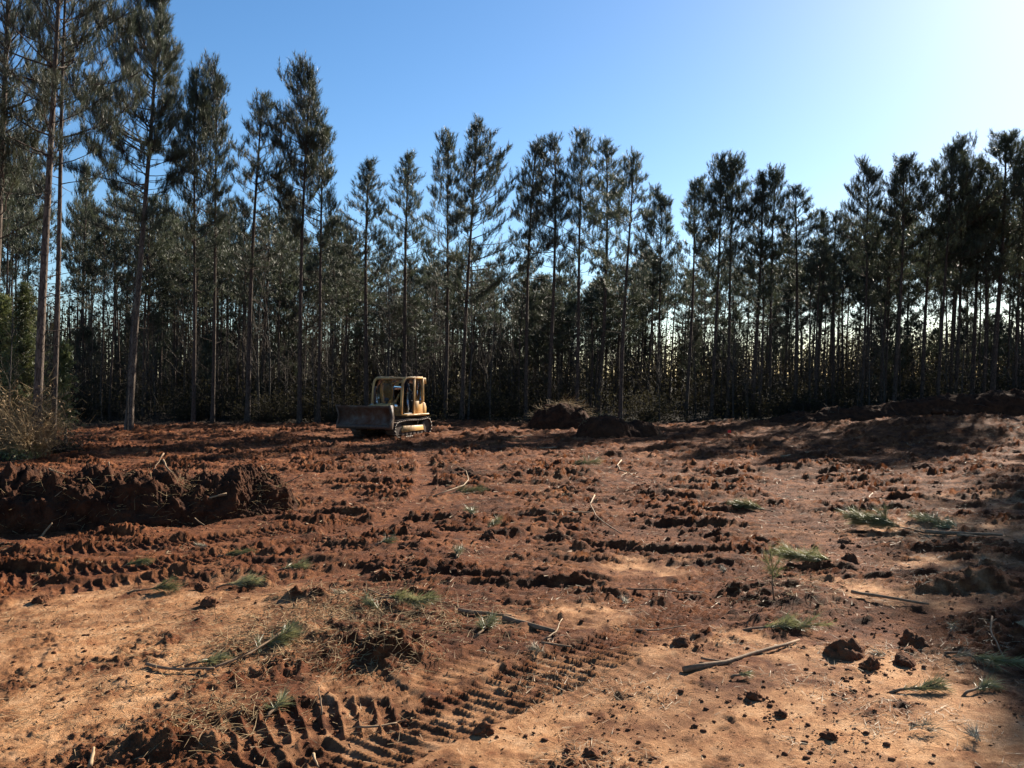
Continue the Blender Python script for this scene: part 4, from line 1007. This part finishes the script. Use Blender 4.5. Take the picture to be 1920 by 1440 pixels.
stick(G(1015, 1213), G(1072, 1211), .018, 'small stick beside the pale tuft at the track edge', 'wood', .02, 23)
stick(G(1020, 1200), G(1060, 1172, .1), .013, 'pale twig leaning beside the thick short log', 'palewood', .06, 24)
stick(G(1315, 1236), G(1355, 1242), .016, 'short twig touching the long pale stick', 'wood', .05, 25)
stick(G(1860, 1205, .3), G(1885, 1250), .012, 'thin leaning twig at the shaded right edge', 'wood', .05, 26)
stick(G(1190, 1180), G(1290, 1176), .012, 'thin twig lying above the near track', 'wood', .08, 27)
stick(G(1150, 1105), G(1320, 1115), .014, 'long thin dark twig in the middle churned soil', 'wood', .03, 28)
stick(G(545, 940), G(600, 950), .018, 'thin pale branch at the right end of the dirt berm', 'palewood', .1, 29, fork=1)
stick(G(1480, 892), G(1590, 862), .02, 'long thin pale pole in the far right clearing', 'palewood', .03, 30)
# in the berm
stick(at(355, 943, 17.6), at(425, 925, 17.9), .035, 'pale broken stick poking from the dark side of the berm', 'palewood', .04, 41, fork=1)
stick(at(306, 862, 19.4), at(342, 908, 18.4), .026, 'pale bare branch leaning over the top of the berm', 'palewood', .03, 42)
stick(at(307, 850, 19.3), at(278, 905, 18.4), .018, 'dark thin branch crossing the pale branch above the berm', 'wood', .03, 43)
stick(at(280, 912, 18.0), at(325, 918, 18.0), .03, 'arched pale root on the berm under the leaning branches', 'palewood', .32, 44)
stick(at(76, 1008, 15.9), at(98, 980, 16.0), .03, 'pale stub sticking up at the berm foot on the left', 'palewood', .04, 45)
stick(at(92, 878, 17.2), at(120, 888, 17.2), .02, 'small forked pale root on the berm top at left', 'palewood', .25, 46, fork=2)
stick(at(516, 914, 20.0), at(568, 890, 20.4), .022, 'dark bent branch at the right tip of the berm', 'wood', .05, 47, fork=1)
stick(at(490, 874, 20.6), at(530, 908, 20.0), .022, 'thin curved branch above the right tip of the berm', 'wood', .1, 48, fork=1)
stick(at(365, 971, 17.3), at(383, 985, 17.0), .018, 'short pale twig at the shaded foot of the berm', 'palewood', .03, 49)
stick(at(204, 866, 18.6), at(210, 896, 18.3), .014, 'thin upright twig on the middle of the berm top', 'wood', .03, 50)
stick(at(-20, 946, 16.2), at(14, 952, 16.2), .028, 'pale stick end in the berm at the left edge', 'palewood', .03, 51)
stick(at(98, 935, 16.6), at(118, 918, 16.7), .012, 'thin curved root hanging on the left face of the berm', 'palewood', .2, 52)

# ------------------------------------------------------------------ cut pine boughs, pale tufts, seedling
def bough(px, py, L, ang, label, mt='bough', seed=0, tufts=9, K=46, nl=.20, stem=True, up=.12, cat='pine bough', name='pine_bough', group=None, nw=.008, spread=.42):
    rg = np.random.default_rng(seed + 500); v = gp(px, py); t = empty(name, (v.x, v.y, v.z + .015), 0); tag(t, label, cat, group)
    up = up * .6; d0 = np.array([math.cos(ang), math.sin(ang), .06]); P0, P1, tp, td_ = [], [], [], []
    p = -d0 * L * .5; pts = [p]
    for k in range(5): p = p + unit(d0 + rg.normal(0, .12, 3) * [1, 1, .5]) * L / 5; p[2] = max(p[2], .02); pts.append(p)
    for k in range(tufts):
        f = rg.uniform(.35, 1) * 5; i = min(int(f), 4); q = pts[i] + (pts[i + 1] - pts[i]) * (f - i); o = unit(d0 * rg.uniform(.9, 1.5) + rg.normal(0, .5, 3) * [1, 1, .35] + [0, 0, up * .5]); q = q + np.array([0, 0, up * .22 * rg.uniform(0, 1) * min(L, 1)]); e = q + o * L * rg.uniform(.08, .3); e[2] = max(e[2], .02)
        P0.append(q); P1.append(e); tp.append(e); td_.append(o)
    tp.append(pts[-1]); td_.append(d0)
    if stem:
        mb = MB(); tube(mb, pts, np.linspace(.016, .006, 6), 6); frusta(mb, P0, P1, .005, .003, 3); mb.build('stem', M['wood'], t)
    nl = nl * .86; mb = MB(); needles(mb, tp, td_, K, nl, spread, nw * .85, nl * .9, rg); V = mb.V[0]; V[:, 2] = np.maximum(V[:, 2], -.02); mb.build('needles', M[mt], t)['kind'] = 'stuff'
    return t
bough(1672, 998, 1.15, 2.6, 'big silvery green pine bough lying in the right clearing', seed=1, tufts=44, K=80, nl=.3, up=.65)
bough(1785, 992, 1.1, 1.9, 'green pine bough propped beside the dark log at right', seed=2, tufts=26, K=60, nl=.28, up=.6)
bough(1420, 960, .8, 2.9, 'green pine bough in the mid clearing right of centre', seed=3, tufts=24, K=60, nl=.28, up=.55)
bough(1535, 1064, .8, 2.9, 'fan of green needles with its stem pointing right', seed=4, tufts=26, K=60, nl=.28, up=.4)
bough(1445, 1182, .8, .05, 'long flat dark green bough on the clay below the seedling', seed=5, tufts=12, nl=.22, up=.05)
bough(275, 1114, .55, .1, 'flat green sprig on the tan soil at left', seed=6, tufts=8, nl=.2, up=.05)
bough(738, 1138, .8, -.7, 'dark green bough in the debris left of centre', seed=7, tufts=18, K=50, nl=.22, up=.3)
bough(905, 1190, .5, 1.2, 'rounded dark green clump left of the thick short log', seed=8, tufts=12, nl=.2, up=.5)
bough(1838, 1245, .75, -.9, 'dark green bough with pale tips at the shaded right', seed=9, tufts=10, K=50, nl=.2, up=.08)
bough(1715, 1298, .5, .1, 'flat green sprig at the edge of the lower right shade', seed=10, tufts=7, nl=.18, up=.02)
bough(1385, 1272, .16, .2, 'tiny dark green sprig on the tan soil at lower right', seed=11, tufts=2, K=30, nl=.12)
bough(512, 1326, .35, 1.5, 'green sprig at the left end of the deep track imprint', seed=12, tufts=5, nl=.18, up=.5)
bough(495, 1224, .6, .9, 'pale green grass-like tuft on the left tan soil', seed=13, tufts=15, K=46, nl=.22, up=.5)
bough(440, 1102, .5, .3, 'dull green tuft beside the left tracks', seed=14, tufts=9, nl=.22, up=.5)
bough(385, 1248, .4, .3, 'small green sprig touching the long dark curved branch', seed=15, tufts=6, nl=.18, up=.1)
bough(700, 1150, .5, 2.2, 'olive sprig in the debris left of the dark green bough', seed=16, tufts=8, nl=.2, up=.4)
bough(860, 1050, .4, 1.4, 'small green tuft among clods in the middle distance', seed=17, tufts=6, nl=.22, up=.6)
bough(925, 992, .45, 1.2, 'yellow green tuft beside a dark clod in the middle clearing', seed=18, tufts=7, nl=.24, up=.6)
bough(885, 975, .4, 1.8, 'pale green tuft left of the dark clod in the middle clearing', seed=19, tufts=6, nl=.24, up=.5)
bough(545, 1075, .45, .4, 'pale green tuft on the edge of the left tracks', seed=20, tufts=7, nl=.22, up=.5)
bough(430, 1040, .5, .3, 'dull olive sprig lying across the left tracks', seed=21, tufts=8, nl=.22, up=.3)
bough(860, 926, .9, .5, 'low olive bough right of the crooked yellow root', seed=22, tufts=12, nl=.26, up=.3)
bough(1080, 880, 1.1, .2, 'olive heap of boughs in the far clearing', seed=23, tufts=16, nl=.28, up=.4)
bough(720, 1028, .4, .9, 'pale sprig left of the middle hummock', seed=24, tufts=6, nl=.22, up=.4)
bough(250, 1062, .3, .4, 'small olive sprig on the left tracks', seed=25, tufts=5, nl=.2, up=.4)
bough(1830, 1300, .4, .5, 'grey green sprig in the lower right shade', seed=26, tufts=5, nl=.18, up=.1)
for k, (px, py, L, lab) in enumerate([(1170, 1132, .16, 'bleached needle tuft standing in the middle churned soil'), (1012, 1226, .2, 'bleached needle tuft beside the small stick at the track edge'), (1655, 1232, .2, 'white needle tuft beside the broken clay slab'),
        (1785, 1188, .25, 'bleached needle tuft above the dark green bough at right'), (1905, 1188, .3, 'bleached tuft at the shaded right edge'), (1722, 1372, .3, 'bleached grass tuft in the lower right corner area'), (1830, 1395, .25, 'dim bleached tuft in the lower right shade'),
        (1360, 1072, .15, 'tiny bleached tuft left of the green seedling'), (380, 1036, .15, 'bleached tuft on the left tracks'), (645, 1122, .2, 'bleached tuft in the debris left of centre'), (1498, 936, .18, 'small white tuft in the right clearing'), (1790, 1238, .2, 'bleached tuft at the stem of the dark green bough')]):
    bough(px, py, L, 1.3 + k, lab, 'dry', 40 + k, 3, 28, .15, False, .9, 'needle tuft', 'needle_tuft', None, .006, .6)
# seedling
v = gp(1452, 1136); t = empty('pine_seedling', tuple(v)); tag(t, 'thin green pine seedling standing alone in the right clearing', 'seedling')
mb = MB(); tube(mb, [(0, 0, -.05), (-.03, 0, .2), (-.02, .02, .42), (-.06, 0, .66)], [.012, .010, .007, .003], 6); mb.build('trunk', M['wood'], t, True)
mb = MB(); rgs = np.random.default_rng(5); needles(mb, np.array([(-.05, 0, .62), (-.1, .03, .52), (.05, 0, .5), (-.02, 0, .42), (-.09, -.03, .42), (.06, .02, .38)]), np.array([(0, 0, 1.), (-.5, 0, 1), (.6, 0, 1), (.1, 0, 1), (-.6, 0, .9), (.6, .3, 1)]), 40, .2, .4, .005, .14, rgs); mb.build('needles', M['bough'], t)['kind'] = 'stuff'

# ------------------------------------------------------------------ big single clods
ICO4 = ico(4)
def clod(px, py, s, label, seed, mt='clod', flat=.75, up=.06, tilt=(0, 0)):
    rg = np.random.default_rng(seed + 700); V, T = ICO4; V = V.copy()
    off = Vector((seed * 3.3, seed * 1.7, 0))
    V = V * np.array([1 + .46 * mn.fractal(Vector(p) * 1.5 + off, .7, 2.1, 6) + .22 * (1 - 2 * abs(mn.noise(Vector(p) * 2.2 + off))) + .10 * mn.noise(Vector(p) * 7 + off) for p in V])[:, None]
    for q in rg.normal(0, 1, (4, 3)):
        q = q / np.linalg.norm(q); d = V @ q; c = rg.uniform(.6, .9); V = V - np.maximum(d - c, 0)[:, None] * q * .7
    V = V * s * [1, rg.uniform(.7, 1), flat]; v = gp(px, py)
    o = obj('dirt_clod', mesh('dirt_clod', V, T, False), M[mt]); o.location = (v.x, v.y, v.z + s * flat * up); o.rotation_euler = (tilt[0], tilt[1], rg.uniform(0, 6.28))
    return tag(o, label, 'dirt clod')
clod(1583, 1228, .2, 'large broken clay slab tilted up at lower right', 1, flat=.7)
clod(1632, 1252, .12, 'clod just right of the tilted clay slab', 2)
clod(1597, 1060, .14, 'round dark clod beside the fan of green needles', 3, flat=.9)
clod(1712, 1210, .13, 'upright dark clod between the slab and the shaded edge', 4, flat=1.1)
clod(1697, 1245, .12, 'clod below the upright dark clod at right', 5)
clod(884, 898, .34, 'dark wedge of turned earth beside the crooked yellow root', 6, 'dirt_pile', .6)
clod(918, 1008, .13, 'dark clod in front of the yellow green tuft', 7, flat=.8)
clod(1585, 1022, .14, 'dark clod left of the big pine bough', 8)
clod(1728, 882, .25, 'dark clod in the far right clearing', 9)
clod(377, 1105, .09, 'dark clod on the tan soil right of the flat green sprig', 10)
clod(905, 1375, .08, 'dark clod at the lower edge of the near track', 11, flat=.9)
clod(1413, 1311, .07, 'dark clod on the tan soil at lower right', 12)
clod(1467, 1343, .055, 'small dark clod left of the white pebble at lower right', 13)
clod(1110, 1418, .07, 'dark clod near the bottom edge right of centre', 14)
clod(1555, 1385, .06, 'dark clod in a short row at the lower right', 15)
clod(1275, 1210, .1, 'clod beside the right end of the near track', 16)
clod(75, 1130, .1, 'dark clod on the tan soil at far left', 17)
clod(390, 1136, .11, 'dark mossy clod on the left tan soil', 18)
clod(1770, 790, .55, 'dark lump of earth on the right-hand rise', 26, 'dirt_pile', .45)

# ------------------------------------------------------------------ marker flag
v = gp(1364, 830); t = empty('marker_flag', tuple(v)); tag(t, 'tiny red survey flag at the far edge of the clearing', 'flag')
mb = MB(); tube(mb, [(0, 0, -.05), (0, 0, .55)], .008, 6); mb.build('wire', M['steel'], t)
m = simple('red_flag_plastic', (.75, .02, .015), (.85, .03, .02), 5, .5, .3, 0)
mb = MB(); xs = np.linspace(0, .16, 7); Vv = np.array([(x, .012 * math.sin(x * 40), z) for z in (.42, .55) for x in xs]); Qq = np.array([[i, i + 1, i + 8, i + 7] for i in range(6)]); mb.add(np.concatenate([Vv, Vv + [0, .004, 0]]), Q=np.concatenate([Qq, Qq[:, ::-1] + 14])); mb.build('flag', m, t)
